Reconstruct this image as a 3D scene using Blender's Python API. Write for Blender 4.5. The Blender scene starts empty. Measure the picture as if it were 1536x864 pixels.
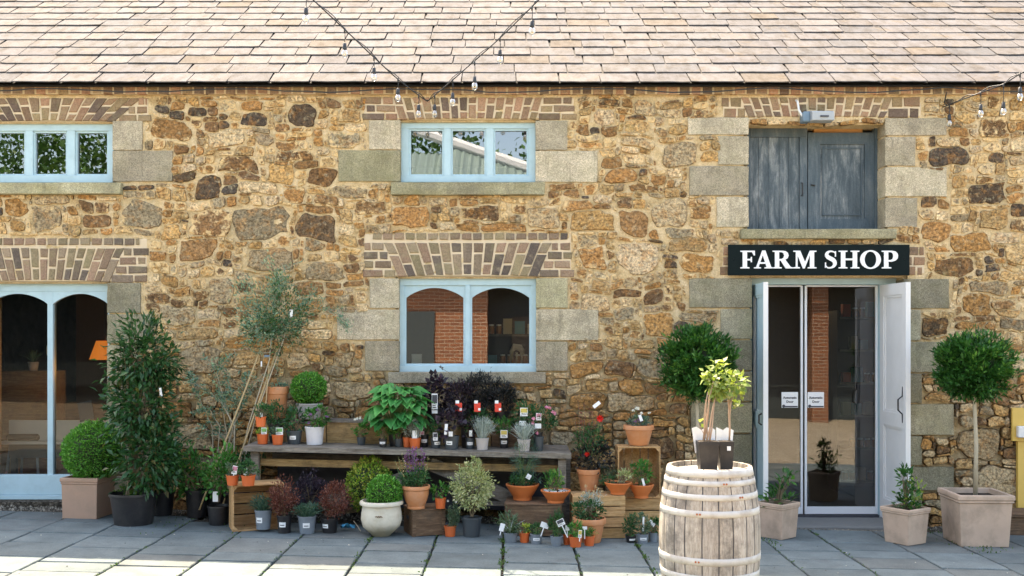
import bpy, bmesh, math, random
import numpy as np
from mathutils import Vector, Matrix, noise as mn
R=math.radians; PI=math.pi
random.seed(11); rg=np.random.default_rng(11)
C=bpy.context.scene.collection
F=1540.0; CX=768.0; HY=505.0; CH=1.745; SL=0.023      # focal length in px, view centre, horizon, eye height, fall of the ground
def gz(x): return -SL*x
def W(px,py,d=10.0): return ((px-CX)/F*d, CH-(py-HY)/F*d)     # x,z of a picture point at a distance d from the camera
def GD(px,yb): return CH/((yb-HY)/F - SL*(px-CX)/F)            # distance at which the ground is seen
def Y(d): return d-10.0
# ---------------------------------------------------------------- mesh building
class MB:
    def __init__(s): s.v=[];s.f=[];s.m=[];s.c=[]
    def add(s,vs,fs,mi=0,col=(1,1,1,1)):
        n=len(s.v); s.v+= [tuple(p) for p in vs]; s.f+=[tuple(i+n for i in f) for f in fs]; s.m+=[mi]*len(fs)
        if col and len(col)==len(vs) and not isinstance(col[0],(int,float)): s.c+=list(col)
        else: s.c+=[col]*len(vs)
        return s
    def box(s,x0,x1,y0,y1,z0,z1,mi=0,col=(1,1,1,1),M=None,ch=0.0):
        if ch<=0:
            vs=[(x,y,z) for z in (z0,z1) for y in (y0,y1) for x in (x0,x1)]
            fs=[(0,2,3,1),(4,5,7,6),(0,1,5,4),(1,3,7,5),(3,2,6,7),(2,0,4,6)]
        else:
            bm=bmesh.new(); bmesh.ops.create_cube(bm,size=1)
            for v in bm.verts: v.co=Vector(((x0+x1)/2+v.co.x*(x1-x0),(y0+y1)/2+v.co.y*(y1-y0),(z0+z1)/2+v.co.z*(z1-z0)))
            bmesh.ops.bevel(bm,geom=bm.edges[:],offset=ch,segments=1,affect='EDGES')
            bm.verts.index_update(); vs=[v.co.copy() for v in bm.verts]; fs=[[v.index for v in f.verts] for f in bm.faces]; bm.free()
        if M is not None: vs=[M@Vector(v) for v in vs]
        return s.add(vs,fs,mi,col)
    def lathe(s,prof,seg=28,o=(0,0,0),mi=0,col=(1,1,1,1),cap0=True,cap1=False,wob=0.0):
        vs=[];fs=[];n=len(prof)
        for j in range(seg):
            a=2*PI*j/seg; w=1+wob*mn.noise(Vector((math.cos(a)*1.3,math.sin(a)*1.3,o[0]*7)))
            for r,z in prof: vs.append((o[0]+r*w*math.cos(a),o[1]+r*w*math.sin(a),o[2]+z))
        for j in range(seg):
            k=(j+1)%seg
            for i in range(n-1): fs.append((j*n+i,k*n+i,k*n+i+1,j*n+i+1))
        if cap0: fs.append(tuple(j*n for j in range(seg-1,-1,-1)))
        if cap1: fs.append(tuple(j*n+n-1 for j in range(seg)))
        return s.add(vs,fs,mi,col)
    def tube(s,pts,r,seg=6,mi=0,col=(1,1,1,1)):
        pts=[Vector(p) for p in pts]; n=len(pts); vs=[];fs=[]
        for i,p in enumerate(pts):
            t=(pts[min(i+1,n-1)]-pts[max(i-1,0)])
            if t.length<1e-9: t=Vector((0,0,1))
            t.normalize(); a=t.cross(Vector((0.31,0.83,0.11))).normalized(); b=t.cross(a)
            rr=r[i] if isinstance(r,(list,tuple)) else r
            for j in range(seg):
                q=2*PI*j/seg; vs.append(p+a*(rr*math.cos(q))+b*(rr*math.sin(q)))
        for i in range(n-1):
            for j in range(seg):
                k=(j+1)%seg; fs.append((i*seg+j,i*seg+k,(i+1)*seg+k,(i+1)*seg+j))
        fs.append(tuple(range(seg-1,-1,-1))); fs.append(tuple((n-1)*seg+j for j in range(seg)))
        return s.add(vs,fs,mi,col)
    def prism(s,poly,y0,y1,mi=0,col=(1,1,1,1)):      # poly in x,z (counter-clockwise seen from the front), extruded in y
        n=len(poly); vs=[(x,y0,z) for x,z in poly]+[(x,y1,z) for x,z in poly]
        fs=[tuple(range(n)),tuple(range(2*n-1,n-1,-1))]+[(i,i+n,(i+1)%n+n,(i+1)%n) for i in range(n)]
        return s.add(vs,fs,mi,col)
    def build(s,name,mats,parent=None,smooth=False,local=False,bevel=0):
        me=bpy.data.meshes.new(name); off=Vector((0,0,0))
        if parent is not None and not local: off=WL(parent)
        me.from_pydata([(v[0]-off.x,v[1]-off.y,v[2]-off.z) for v in s.v],[],s.f)
        for m in (mats if isinstance(mats,(list,tuple)) else [mats]): me.materials.append(m)
        me.polygons.foreach_set('material_index',s.m)
        a=me.color_attributes.new('Col','FLOAT_COLOR','POINT'); a.data.foreach_set('color',np.array(s.c,dtype=np.float32).ravel())
        if smooth: me.polygons.foreach_set('use_smooth',[True]*len(me.polygons))
        me.update(); o=bpy.data.objects.new(name,me); C.objects.link(o)
        if parent is not None: o.parent=parent
        if bevel:
            b=o.modifiers.new('bevel','BEVEL'); b.width=bevel; b.segments=2; b.limit_method='ANGLE'
        return o
def WL(o):
    v=Vector(o.location)
    while o.parent is not None: o=o.parent; v=v+Vector(o.location)
    return v
def tag(o,label=None,cat=None,group=None,kind=None):
    if label: o['label']=label
    if cat: o['category']=cat
    if group: o['group']=group
    if kind: o['kind']=kind
    return o
def thing(name,label,cat,loc=(0,0,0),rot=(0,0,0),group=None):
    o=bpy.data.objects.new(name,None); C.objects.link(o); o.location=loc; o.rotation_euler=rot; o.empty_display_size=.1
    return tag(o,label,cat,group)
def copy_tree(o,parent=None):
    c=o.copy(); C.objects.link(c); c.parent=parent
    for ch in o.children: copy_tree(ch,c)
    return c
def npmesh(name,V,Fc,mat,parent,rnd):
    me=bpy.data.meshes.new(name); n=len(V); m,k=Fc.shape
    me.vertices.add(n); me.vertices.foreach_set('co',V.astype(np.float32).ravel())
    me.loops.add(m*k); me.loops.foreach_set('vertex_index',Fc.astype(np.int32).ravel())
    me.polygons.add(m); me.polygons.foreach_set('loop_start',np.arange(0,m*k,k,dtype=np.int32))
    me.update(calc_edges=True); me.validate()
    a=me.attributes.new('rnd','FLOAT','POINT'); a.data.foreach_set('value',rnd.astype(np.float32))
    me.polygons.foreach_set('use_smooth',[True]*len(me.polygons))
    me.materials.append(mat); o=bpy.data.objects.new(name,me); C.objects.link(o); o.parent=parent
    return o
# ---------------------------------------------------------------- materials
class NT:
    def __init__(s,name):
        s.mat=bpy.data.materials.new(name); s.mat.use_nodes=True; s.t=s.mat.node_tree; s.N=s.t.nodes; s.L=s.t.links
        s.b=s.N['Principled BSDF']; s.out=s.N['Material Output']
    def n(s,t,**k):
        o=s.N.new(t)
        for a,v in k.items():
            if a.startswith('i_'): o.inputs[a[2:].replace('_',' ')].default_value=v
            elif a[0]=='I': o.inputs[int(a[1:])].default_value=v
            else: setattr(o,a,v)
        return o
    def l(s,a,b): s.L.new(a,b)
    def coord(s): return s.n('ShaderNodeNewGeometry').outputs['Position']
    def noise(s,scale,detail=4,rough=.55,vec=None,st=None,dist=0):
        o=s.n('ShaderNodeTexNoise'); o.inputs['Scale'].default_value=scale; o.inputs['Detail'].default_value=detail; o.inputs['Roughness'].default_value=rough; o.inputs['Distortion'].default_value=dist
        v=vec or s.coord()
        if st:
            m=s.n('ShaderNodeMapping'); m.inputs['Scale'].default_value=st; s.l(v,m.inputs['Vector']); v=m.outputs['Vector']
        s.l(v,o.inputs['Vector']); return o.outputs['Fac']
    def ramp(s,fac,stops,interp='LINEAR'):
        o=s.n('ShaderNodeValToRGB'); e=o.color_ramp.elements; o.color_ramp.interpolation=interp
        while len(e)<len(stops): e.new(.5)
        for i,(p,c) in enumerate(stops):
            e[i].position=p; e[i].color=c if len(c)==4 else (*c,1)
        s.l(fac,o.inputs['Fac']); return o.outputs['Color']
    def mix(s,a,b,fac,mode='MIX'):
        o=s.n('ShaderNodeMix',data_type='RGBA',blend_type=mode)
        for src,i in ((a,6),(b,7)):
            if isinstance(src,tuple): o.inputs[i].default_value=(*src,1) if len(src)==3 else src
            else: s.l(src,o.inputs[i])
        if isinstance(fac,(int,float)): o.inputs[0].default_value=fac
        else: s.l(fac,o.inputs[0])
        return o.outputs[2]
    def math(s,op,a,b=0,clamp=False):
        o=s.n('ShaderNodeMath',operation=op); o.use_clamp=clamp
        for src,i in ((a,0),(b,1)):
            if isinstance(src,(int,float)): o.inputs[i].default_value=src
            else: s.l(src,o.inputs[i])
        return o.outputs[0]
    def bump(s,h,strength=.5,dist=.01,prev=None):
        o=s.n('ShaderNodeBump'); o.inputs['Strength'].default_value=strength; o.inputs['Distance'].default_value=dist; s.l(h,o.inputs['Height'])
        if prev: s.l(prev,o.inputs['Normal'])
        return o.outputs['Normal']
    def done(s,col=None,rough=None,nor=None,**k):
        if col is not None:
            if isinstance(col,tuple): s.b.inputs['Base Color'].default_value=(*col[:3],1)
            else: s.l(col,s.b.inputs['Base Color'])
        if rough is not None:
            if isinstance(rough,(int,float)): s.b.inputs['Roughness'].default_value=rough
            else: s.l(rough,s.b.inputs['Roughness'])
        if nor is not None: s.l(nor,s.b.inputs['Normal'])
        for a,v in k.items(): s.b.inputs[a.replace('_',' ')].default_value=v
        return s.mat
def attr(t,name='Col'):
    a=t.n('ShaderNodeAttribute',attribute_name=name); return a
def simple(name,col,rough=.6,var=.12,scale=18,bump=.15,metal=0,spec=.5,dirt=None,bscale=60):
    t=NT(name); n=t.noise(scale,5,.6)
    c=t.mix(tuple(x*(1-var) for x in col),tuple(min(1,x*(1+var)) for x in col),n)
    if dirt: c=t.mix(c,dirt[0],t.math('MULTIPLY',t.ramp(t.noise(dirt[1],6,.65),[(.45,(0,0,0)),(.72,(1,1,1))]),dirt[2]))
    nor=t.bump(t.noise(bscale,4,.6),bump,.004)
    return t.done(c,rough,nor,Metallic=metal,Specular_IOR_Level=spec)
M={}
# rubble stone: the colour of each stone and how much lime is smeared over it come with the mesh
def mk_rubble():
    t=NT('rubble_stone'); a=attr(t); n1=t.noise(9,6,.7,dist=.9); n2=t.noise(45,6,.7); n3=t.noise(3.2,4,.6)
    n4=t.noise(22,5,.6,st=(1,1,1.6)); 
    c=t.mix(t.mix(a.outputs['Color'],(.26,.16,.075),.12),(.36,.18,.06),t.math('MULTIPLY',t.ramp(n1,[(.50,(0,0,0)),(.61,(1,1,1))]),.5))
    c=t.mix(c,(.075,.05,.03),t.math('MULTIPLY',t.ramp(n4,[(.54,(0,0,0)),(.66,(1,1,1))]),.62))
    c=t.mix(c,(.40,.37,.27),t.math('MULTIPLY',t.ramp(t.noise(17,4,.7),[(.55,(0,0,0)),(.66,(1,1,1))]),.42))
    c=t.mix(c,t.ramp(n2,[(.34,(.22,.18,.13)),(.5,(.95,.92,.86)),(.66,(1.75,1.62,1.4))]),.85,'MULTIPLY')
    lime=t.mix((.70,.53,.30),(.52,.36,.18),t.noise(9,5,.6))
    sm=t.math('ADD',a.outputs['Alpha'],t.math('MULTIPLY',t.math('SUBTRACT',t.noise(13,7,.74,dist=.5),.5),2.3))
    c=t.mix(c,lime,t.ramp(sm,[(.50,(0,0,0)),(.72,(1,1,1))]))
    c=t.mix(c,(.33,.31,.13),t.math('MULTIPLY',t.ramp(t.noise(2.3,6,.7),[(.60,(0,0,0)),(.75,(1,1,1))]),.4))
    h=t.math('ADD',t.math('MULTIPLY',n1,1.0),t.math('MULTIPLY',n2,.55))
    nor=t.bump(h,.9,.022); nor=t.bump(t.noise(140,4,.7),.5,.004,nor)
    c=t.mix(c,(1.12,1.08,1.02),1.0,'MULTIPLY')
    return t.done(c,.92,nor,Specular_IOR_Level=.2)
M['rubble']=mk_rubble()
def mk_mortar():
    t=NT('lime_mortar'); n=t.noise(7,6,.65); n2=t.noise(60,5,.7)
    c=t.ramp(n,[(.28,(.36,.24,.11)),(.46,(.64,.47,.26)),(.72,(.80,.64,.42))])
    c=t.mix(c,(.36,.29,.17),t.math('MULTIPLY',t.ramp(t.noise(1.7,5,.6),[(.5,(0,0,0)),(.7,(1,1,1))]),.6))
    c=t.mix(c,t.ramp(n2,[(.3,(.6,.57,.5)),(.6,(1,1,1))]),.8,'MULTIPLY')
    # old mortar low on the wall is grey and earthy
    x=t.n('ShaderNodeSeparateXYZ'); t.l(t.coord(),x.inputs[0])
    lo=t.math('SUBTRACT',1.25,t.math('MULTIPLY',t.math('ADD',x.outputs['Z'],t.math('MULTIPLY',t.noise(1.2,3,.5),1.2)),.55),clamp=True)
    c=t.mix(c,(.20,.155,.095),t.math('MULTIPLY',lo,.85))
    nor=t.bump(t.noise(28,6,.7),.9,.018); nor=t.bump(t.noise(160,3,.7),.4,.003,nor)
    return t.done(c,.95,nor,Specular_IOR_Level=.15)
M['mortar']=mk_mortar()
def mk_brick():
    t=NT('old_brick'); a=attr(t); n2=t.noise(70,5,.7)
    c=t.mix(a.outputs['Color'],t.ramp(n2,[(.3,(.5,.48,.46)),(.6,(1.15,1.12,1.1))]),.8,'MULTIPLY')
    c=t.mix(c,(.42,.34,.22),t.math('MULTIPLY',t.ramp(t.noise(14,6,.7),[(.55,(0,0,0)),(.68,(1,1,1))]),.35))
    c=t.mix(c,(.26,.23,.11),t.math('MULTIPLY',t.ramp(t.noise(4,5,.7),[(.5,(0,0,0)),(.66,(1,1,1))]),.4))
    return t.done(c,.9,t.bump(t.math('ADD',n2,t.noise(20,5,.6)),.7,.008),Specular_IOR_Level=.2)
M['brick']=mk_brick()
def mk_granite(name,base,green):
    t=NT(name); v=t.n('ShaderNodeTexVoronoi'); v.inputs['Scale'].default_value=150; t.l(t.coord(),v.inputs['Vector'])
    sp=t.n('ShaderNodeSeparateColor'); t.l(v.outputs['Color'],sp.inputs[0])
    c=t.ramp(sp.outputs[0],[(0,tuple(b*.60 for b in base)),(.35,tuple(b*.90 for b in base)),(.62,base),(1,tuple(min(.8,b*1.38) for b in base))])
    c=t.mix(c,t.ramp(t.noise(5,5,.6),[(.3,(.72,.72,.72)),(.7,(1.2,1.2,1.2))]),.9,'MULTIPLY')
    g=t.ramp(t.noise(3.1,6,.7),[(.42,(0,0,0)),(.66,(1,1,1))]); c=t.mix(c,(.215,.205,.10),t.math('MULTIPLY',g,green*.72))
    c=t.mix(c,attr(t).outputs['Color'],1.0,'MULTIPLY'); c=t.mix(c,(.14,.12,.085),t.math('MULTIPLY',t.ramp(t.noise(6,5,.65,st=(3.5,3.5,.5)),[(.54,(0,0,0)),(.7,(1,1,1))]),.45))
    c=t.mix(c,(.12,.10,.075),t.math('MULTIPLY',t.ramp(t.noise(1.9,6,.65),[(.53,(0,0,0)),(.7,(1,1,1))]),.5))
    return t.done(c,.9,t.bump(t.math('ADD',sp.outputs[1],t.noise(30,5,.7)),.6,.006),Specular_IOR_Level=.25)
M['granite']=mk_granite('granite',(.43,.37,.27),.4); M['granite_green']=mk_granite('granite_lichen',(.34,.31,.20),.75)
M['granite_dark']=mk_granite('granite_darker',(.30,.27,.19),.6)  # darker, greener granite for the doorway and tall window jambs
def mk_slate():
    t=NT('roof_slate'); a=attr(t); n=t.noise(9,6,.7,st=(1,.5,.5)); n2=t.noise(60,5,.7)
    c=t.mix(a.outputs['Color'],t.ramp(n,[(.34,(.66,.60,.52)),(.5,(.95,.93,.90)),(.64,(1.12,1.12,1.12))]),.9,'MULTIPLY')
    c=t.mix(c,(.17,.125,.08),t.math('MULTIPLY',t.ramp(t.noise(5,6,.7,dist=.5),[(.54,(0,0,0)),(.70,(1,1,1))]),.45))
    c=t.mix(c,(.22,.20,.185),t.math('MULTIPLY',t.ramp(t.noise(26,5,.75),[(.60,(0,0,0)),(.68,(1,1,1))]),.5))
    return t.done(c,.92,t.bump(t.math('ADD',n2,n),.5,.006),Specular_IOR_Level=.12)
M['slate']=mk_slate()
def mk_paving():
    t=NT('paving_slab'); a=attr(t); n=t.noise(4,7,.68); n2=t.noise(70,5,.75)
    c=t.mix(a.outputs['Color'],t.ramp(n,[(.3,(.68,.69,.70)),(.62,(1.12,1.12,1.12))]),.9,'MULTIPLY')
    c=t.mix(c,t.ramp(n2,[(.33,(.66,.66,.66)),(.55,(1.05,1.05,1.05))]),.7,'MULTIPLY')
    c=t.mix(c,(.08,.08,.08),t.math('MULTIPLY',t.ramp(t.noise(2.2,7,.75,dist=.4),[(.56,(0,0,0)),(.68,(1,1,1))]),.45))
    return t.done(c,.8,t.bump(t.math('ADD',n,n2),.4,.006),Specular_IOR_Level=.3)
M['paving']=mk_paving()
def mk_earth(name,a,b,cc):
    t=NT(name); v=t.n('ShaderNodeTexVoronoi'); v.inputs['Scale'].default_value=55; t.l(t.coord(),v.inputs['Vector'])
    sp=t.n('ShaderNodeSeparateColor'); t.l(v.outputs['Color'],sp.inputs[0])
    c=t.ramp(sp.outputs[0],[(0,a),(.6,b),(1,cc)]); c=t.mix(c,t.ramp(t.noise(3,5,.6),[(.3,(.7,.7,.7)),(.7,(1.2,1.2,1.2))]),.8,'MULTIPLY')
    return t.done(c,.95,t.bump(t.math('SUBTRACT',1,v.outputs['Distance']),.8,.012),Specular_IOR_Level=.2)
M['gravel']=mk_earth('yard_gravel',(.15,.12,.085),(.33,.27,.19),(.52,.46,.36)); M['twig']=simple('dark_green_twigs',(.03,.045,.015),.9); M['soil']=mk_earth('soil',(.012,.009,.007),(.03,.022,.015),(.07,.055,.04))  # twig: plain dark green for the crown cores
M['dirt']=mk_earth('dirt',(.028,.023,.017),(.055,.046,.034),(.14,.12,.095))
def mk_wood(name,c0,c1,c2,ax=(1,14,14),rough=.8,stain=.4,stainc=(.05,.04,.03),weight=.75,sscale=7):
    t=NT(name); a=attr(t); tc=t.n('ShaderNodeTexCoord').outputs['Object']
    n=t.noise(4,6,.65,vec=tc,st=ax,dist=.4); n2=t.noise(16,5,.7,vec=tc,st=ax)
    c=t.ramp(n,[(.28,c0),(.5,c1),(.74,c2)]); c=t.mix(c,t.ramp(n2,[(.35,(.6,.58,.55)),(.55,(1.05,1.05,1.05))]),.7,'MULTIPLY')
    c=t.mix(c,a.outputs['Color'],weight,'MULTIPLY')
    c=t.mix(c,stainc,t.math('MULTIPLY',t.ramp(t.noise(sscale,6,.72),[(.46,(0,0,0)),(.64,(1,1,1))]),stain))
    return t.done(c,rough,t.bump(t.math('ADD',n,n2),.5,.005),Specular_IOR_Level=.25)
M['crate']=mk_wood('crate_pine',(.34,.19,.08),(.50,.30,.14),(.62,.41,.22),stain=.3,stainc=(.20,.12,.06))
M['crate_z']=mk_wood('crate_pine_upright',(.34,.19,.08),(.50,.30,.14),(.62,.41,.22),ax=(14,14,1),stain=.3,stainc=(.20,.12,.06))
M['oldwood']=mk_wood('old_brown_timber',(.07,.04,.022),(.15,.088,.05),(.25,.16,.095),stain=.5)
M['ochrewood']=mk_wood('ochre_timber',(.20,.12,.05),(.33,.21,.09),(.42,.29,.14),stain=.45)
M['greywood']=mk_wood('weathered_grey_timber',(.10,.085,.065),(.21,.18,.145),(.33,.30,.25),stain=.5)
M['darkwood']=mk_wood('dark_bench_timber',(.05,.045,.04),(.10,.09,.08),(.17,.155,.13),stain=.3)
M['stave']=mk_wood('bleached_oak_stave',(.30,.255,.205),(.42,.37,.31),(.53,.48,.41),ax=(12,12,1.2),stain=.85,stainc=(.13,.112,.095),sscale=3.6,weight=.6)
M['cane']=simple('bamboo_cane',(.45,.32,.16),.6); M['stem']=simple('stem',(.16,.12,.07),.8); M['stem_pale']=simple('pale_stem',(.40,.34,.24),.8); M['stem_green']=simple('green_stem',(.12,.20,.06),.6)
M['stem_pink']=simple('pink_brown_stem',(.36,.24,.16),.6)
M['blue']=simple('pale_blue_paint',(.39,.545,.59),.5,.07,6,.1,dirt=((.22,.30,.30),9,.25)); M['blue_dk']=simple('teal_blue_paint',(.14,.30,.38),.5,.1,6,.1)
M['white']=simple('off_white_paint',(.66,.65,.63),.55,.07,5,.15,dirt=((.50,.48,.44),6,.18)); M['alu']=simple('white_aluminium',(.70,.71,.72),.35,.03,5,.02)
def mk_weathered():
    t=NT('weathered_blue_door_paint'); n=t.noise(3.4,7,.72,st=(4,4,.7),dist=.5); n2=t.noise(22,6,.8,st=(2.4,2.4,.6)); a=attr(t)
    c=t.ramp(t.math('ADD',t.math('MULTIPLY',n,.75),t.math('MULTIPLY',n2,.25)),[(.38,(.032,.050,.060)),(.48,(.060,.083,.095)),(.56,(.15,.17,.175)),(.68,(.34,.355,.35))])
    c=t.mix((.045,.072,.088),c,t.math('MULTIPLY',a.outputs['Alpha'],1.0))
    c=t.mix(c,t.ramp(t.noise(90,4,.7),[(.3,(.7,.7,.7)),(.6,(1.1,1.1,1.1))]),.7,'MULTIPLY')
    return t.done(c,.6,t.bump(n2,.35,.004))
M['door_blue']=mk_weathered()
M['sign']=simple('dark_green_grey_sign',(.006,.011,.011),.85,.1,5,.03,spec=.12); M['letter']=simple('white_letter',(.74,.74,.73),.5,.03); M['black']=simple('black_plastic',(.012,.012,.014),.42,.2,10,.08,dirt=((.09,.08,.07),7,.35))
M['iron']=simple('black_iron',(.015,.015,.017),.5,.1); M['cable']=simple('black_cable',(.02,.02,.02),.5)
M['steel']=simple('galvanised_hoop',(.52,.49,.44),.6,.18,14,.3,metal=.15,dirt=((.27,.20,.14),9,.6))
M['grey_box']=simple('grey_metal_housing',(.34,.37,.39),.45,.06); M['bluegrey']=simple('blue_grey_metal',(.13,.20,.26),.5)
M['terra']=simple('terracotta',(.52,.20,.075),.75,.13,9,.15,dirt=((.62,.40,.27),6,.4)); M['orange']=simple('orange_plastic',(.60,.115,.025),.45,.08,8,.04,dirt=((.35,.16,.09),9,.2)); M['orangeterra']=simple('bright_orange_clay',(.62,.17,.045),.6,.1,8,.08,dirt=((.45,.2,.1),8,.25))
M['pale_terra']=simple('aged_pinkish_terracotta',(.47,.335,.245),.85,.14,7,.25,dirt=((.20,.155,.11),5,.65))
M['pink_terra']=simple('pink_brown_terracotta',(.41,.255,.175),.85,.14,7,.25,dirt=((.24,.17,.12),7,.5))
M['grey_pot']=simple('grey_blue_plastic',(.17,.20,.225),.5,.1,9,.05,dirt=((.10,.09,.075),8,.3)); M['grey_pot_dark']=simple('dark_grey_plastic',(.045,.055,.06),.5,.1,9,.05); M['white_pot']=simple('white_plastic_pot',(.62,.60,.60),.5,.06,9,.04,dirt=((.3,.27,.22),8,.3))
M['taupe_pot']=simple('pale_taupe_plastic',(.40,.36,.33),.5,.06)
def mk_cream():
    t=NT('cream_glazed_stoneware'); g=t.n('ShaderNodeTexCoord').outputs['Object']; x=t.n('ShaderNodeSeparateXYZ'); t.l(g,x.inputs[0])
    c=t.mix((.56,.49,.36),(.70,.64,.52),t.noise(8,6,.65))
    lo=t.math('SUBTRACT',.95,t.math('MULTIPLY',t.math('ADD',x.outputs['Z'],t.math('MULTIPLY',t.noise(9,5,.6),.10)),5.6),clamp=True)
    c=t.mix(c,(.20,.175,.10),t.math('MULTIPLY',t.ramp(lo,[(.05,(0,0,0)),(.42,(1,1,1))]),.8)); c=t.mix(c,(.40,.32,.2),t.math('MULTIPLY',t.ramp(t.noise(12,6,.7),[(.5,(0,0,0)),(.7,(1,1,1))]),.4))
    return t.done(c,.6,t.bump(t.noise(40,4,.6),.15,.004))
M['cream']=mk_cream()
M['paper']=simple('white_label',(.78,.78,.76),.6,.03); M['red_tag']=simple('red_tag',(.62,.04,.02),.5,.08); M['yellow_tag']=simple('yellow_print',(.6,.45,.1),.5,.2); M['print']=simple('dark_print',(.05,.05,.06),.6); M['pink_print']=simple('pink_print',(.65,.25,.32),.6); M['green_print']=simple('green_print',(.15,.35,.1),.6)
M['yellow']=simple('yellow_paint',(.60,.39,.09),.5,.05); M['bluebag']=simple('blue_plastic_film',(.05,.35,.60),.35)
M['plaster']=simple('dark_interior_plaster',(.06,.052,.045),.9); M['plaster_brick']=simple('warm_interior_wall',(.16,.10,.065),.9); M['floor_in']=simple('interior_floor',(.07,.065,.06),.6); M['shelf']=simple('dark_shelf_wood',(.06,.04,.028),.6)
M['jar']=simple('amber_jar',(.30,.12,.03),.3); M['jar2']=simple('cream_box',(.50,.42,.30),.5); M['boxred']=simple('red_box',(.45,.07,.03),.5); M['boxblue']=simple('blue_box',(.08,.25,.32),.5); M['marble']=simple('marble_counter',(.55,.53,.50),.4,.12,6); M['wicker']=simple('wicker',(.42,.33,.22),.8,.4,60,.6)
def mk_glass(ior=2.1,add=.05):
    t=NT('window_glass'); N=t.N; N.remove(t.b)
    tr=t.n('ShaderNodeBsdfTransparent'); tr.inputs[0].default_value=(.62,.66,.64,1); gl=t.n('ShaderNodeBsdfGlossy'); gl.inputs['Roughness'].default_value=0.0; gl.inputs['Color'].default_value=(.95,.97,1,1)
    gl.inputs['Roughness'].default_value=.0
    nb=t.bump(t.noise(1.6,2,.5),.02,.02); t.l(nb,gl.inputs['Normal'])
    fr=t.n('ShaderNodeFresnel'); fr.inputs[0].default_value=ior
    mx=t.n('ShaderNodeMixShader'); t.l(t.math('ADD',fr.outputs[0],add),mx.inputs[0]); t.l(tr.outputs[0],mx.inputs[1]); t.l(gl.outputs[0],mx.inputs[2]); t.l(mx.outputs[0],t.out.inputs[0]); return t.mat
M['glass']=mk_glass()
def mk_bulb():
    t=NT('clear_bulb_glass'); N=t.N; N.remove(t.b)
    tr=t.n('ShaderNodeBsdfTransparent'); tr.inputs[0].default_value=(.93,.93,.90,1); gl=t.n('ShaderNodeBsdfGlossy'); gl.inputs['Roughness'].default_value=.15
    mx=t.n('ShaderNodeMixShader'); lw=t.n('ShaderNodeLayerWeight'); lw.inputs[0].default_value=.35
    t.l(t.math('ADD',lw.outputs['Facing'],.16,clamp=True),mx.inputs[0]); t.l(tr.outputs[0],mx.inputs[1]); t.l(gl.outputs[0],mx.inputs[2]); t.l(mx.outputs[0],t.out.inputs[0]); return t.mat
M['glass_clear']=mk_glass(1.45,0.0); M['glass_door']=mk_glass(1.9,.015); M['bulb']=mk_bulb(); M['filament']=simple('amber_filament',(.75,.55,.3),.4)
def mk_emit(name,col,st):
    t=NT(name); return t.done(col,.5,Emission_Color=(*col,1),Emission_Strength=st)
M['lamp']=mk_emit('lit_amber_lamp_shade',(.80,.22,.03),.13); M['ledspot']=mk_emit('ceiling_spot_and_fill',(1,.85,.6),3.0)
def leafmat(name,c1,c2,c3=None,rough=.5,trans=.28,p3=.88):
    t=NT(name); a=attr(t,'rnd'); st=[(0,c1),(.75,c2)]
    if c3: st=[(0,c1),(p3-.12,c2),(p3,c3),(1,c3)]
    c=t.ramp(a.outputs['Fac'],st); tl=t.n('ShaderNodeBsdfTranslucent'); t.l(t.mix(c,(1.25,1.25,.6),.8,'MULTIPLY'),tl.inputs['Color'])
    t.done(c,rough,None,Specular_IOR_Level=.35); mx=t.n('ShaderNodeMixShader'); mx.inputs[0].default_value=trans
    t.l(t.b.outputs[0],mx.inputs[1]); t.l(tl.outputs[0],mx.inputs[2]); t.l(mx.outputs[0],t.out.inputs[0]); return t.mat
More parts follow.
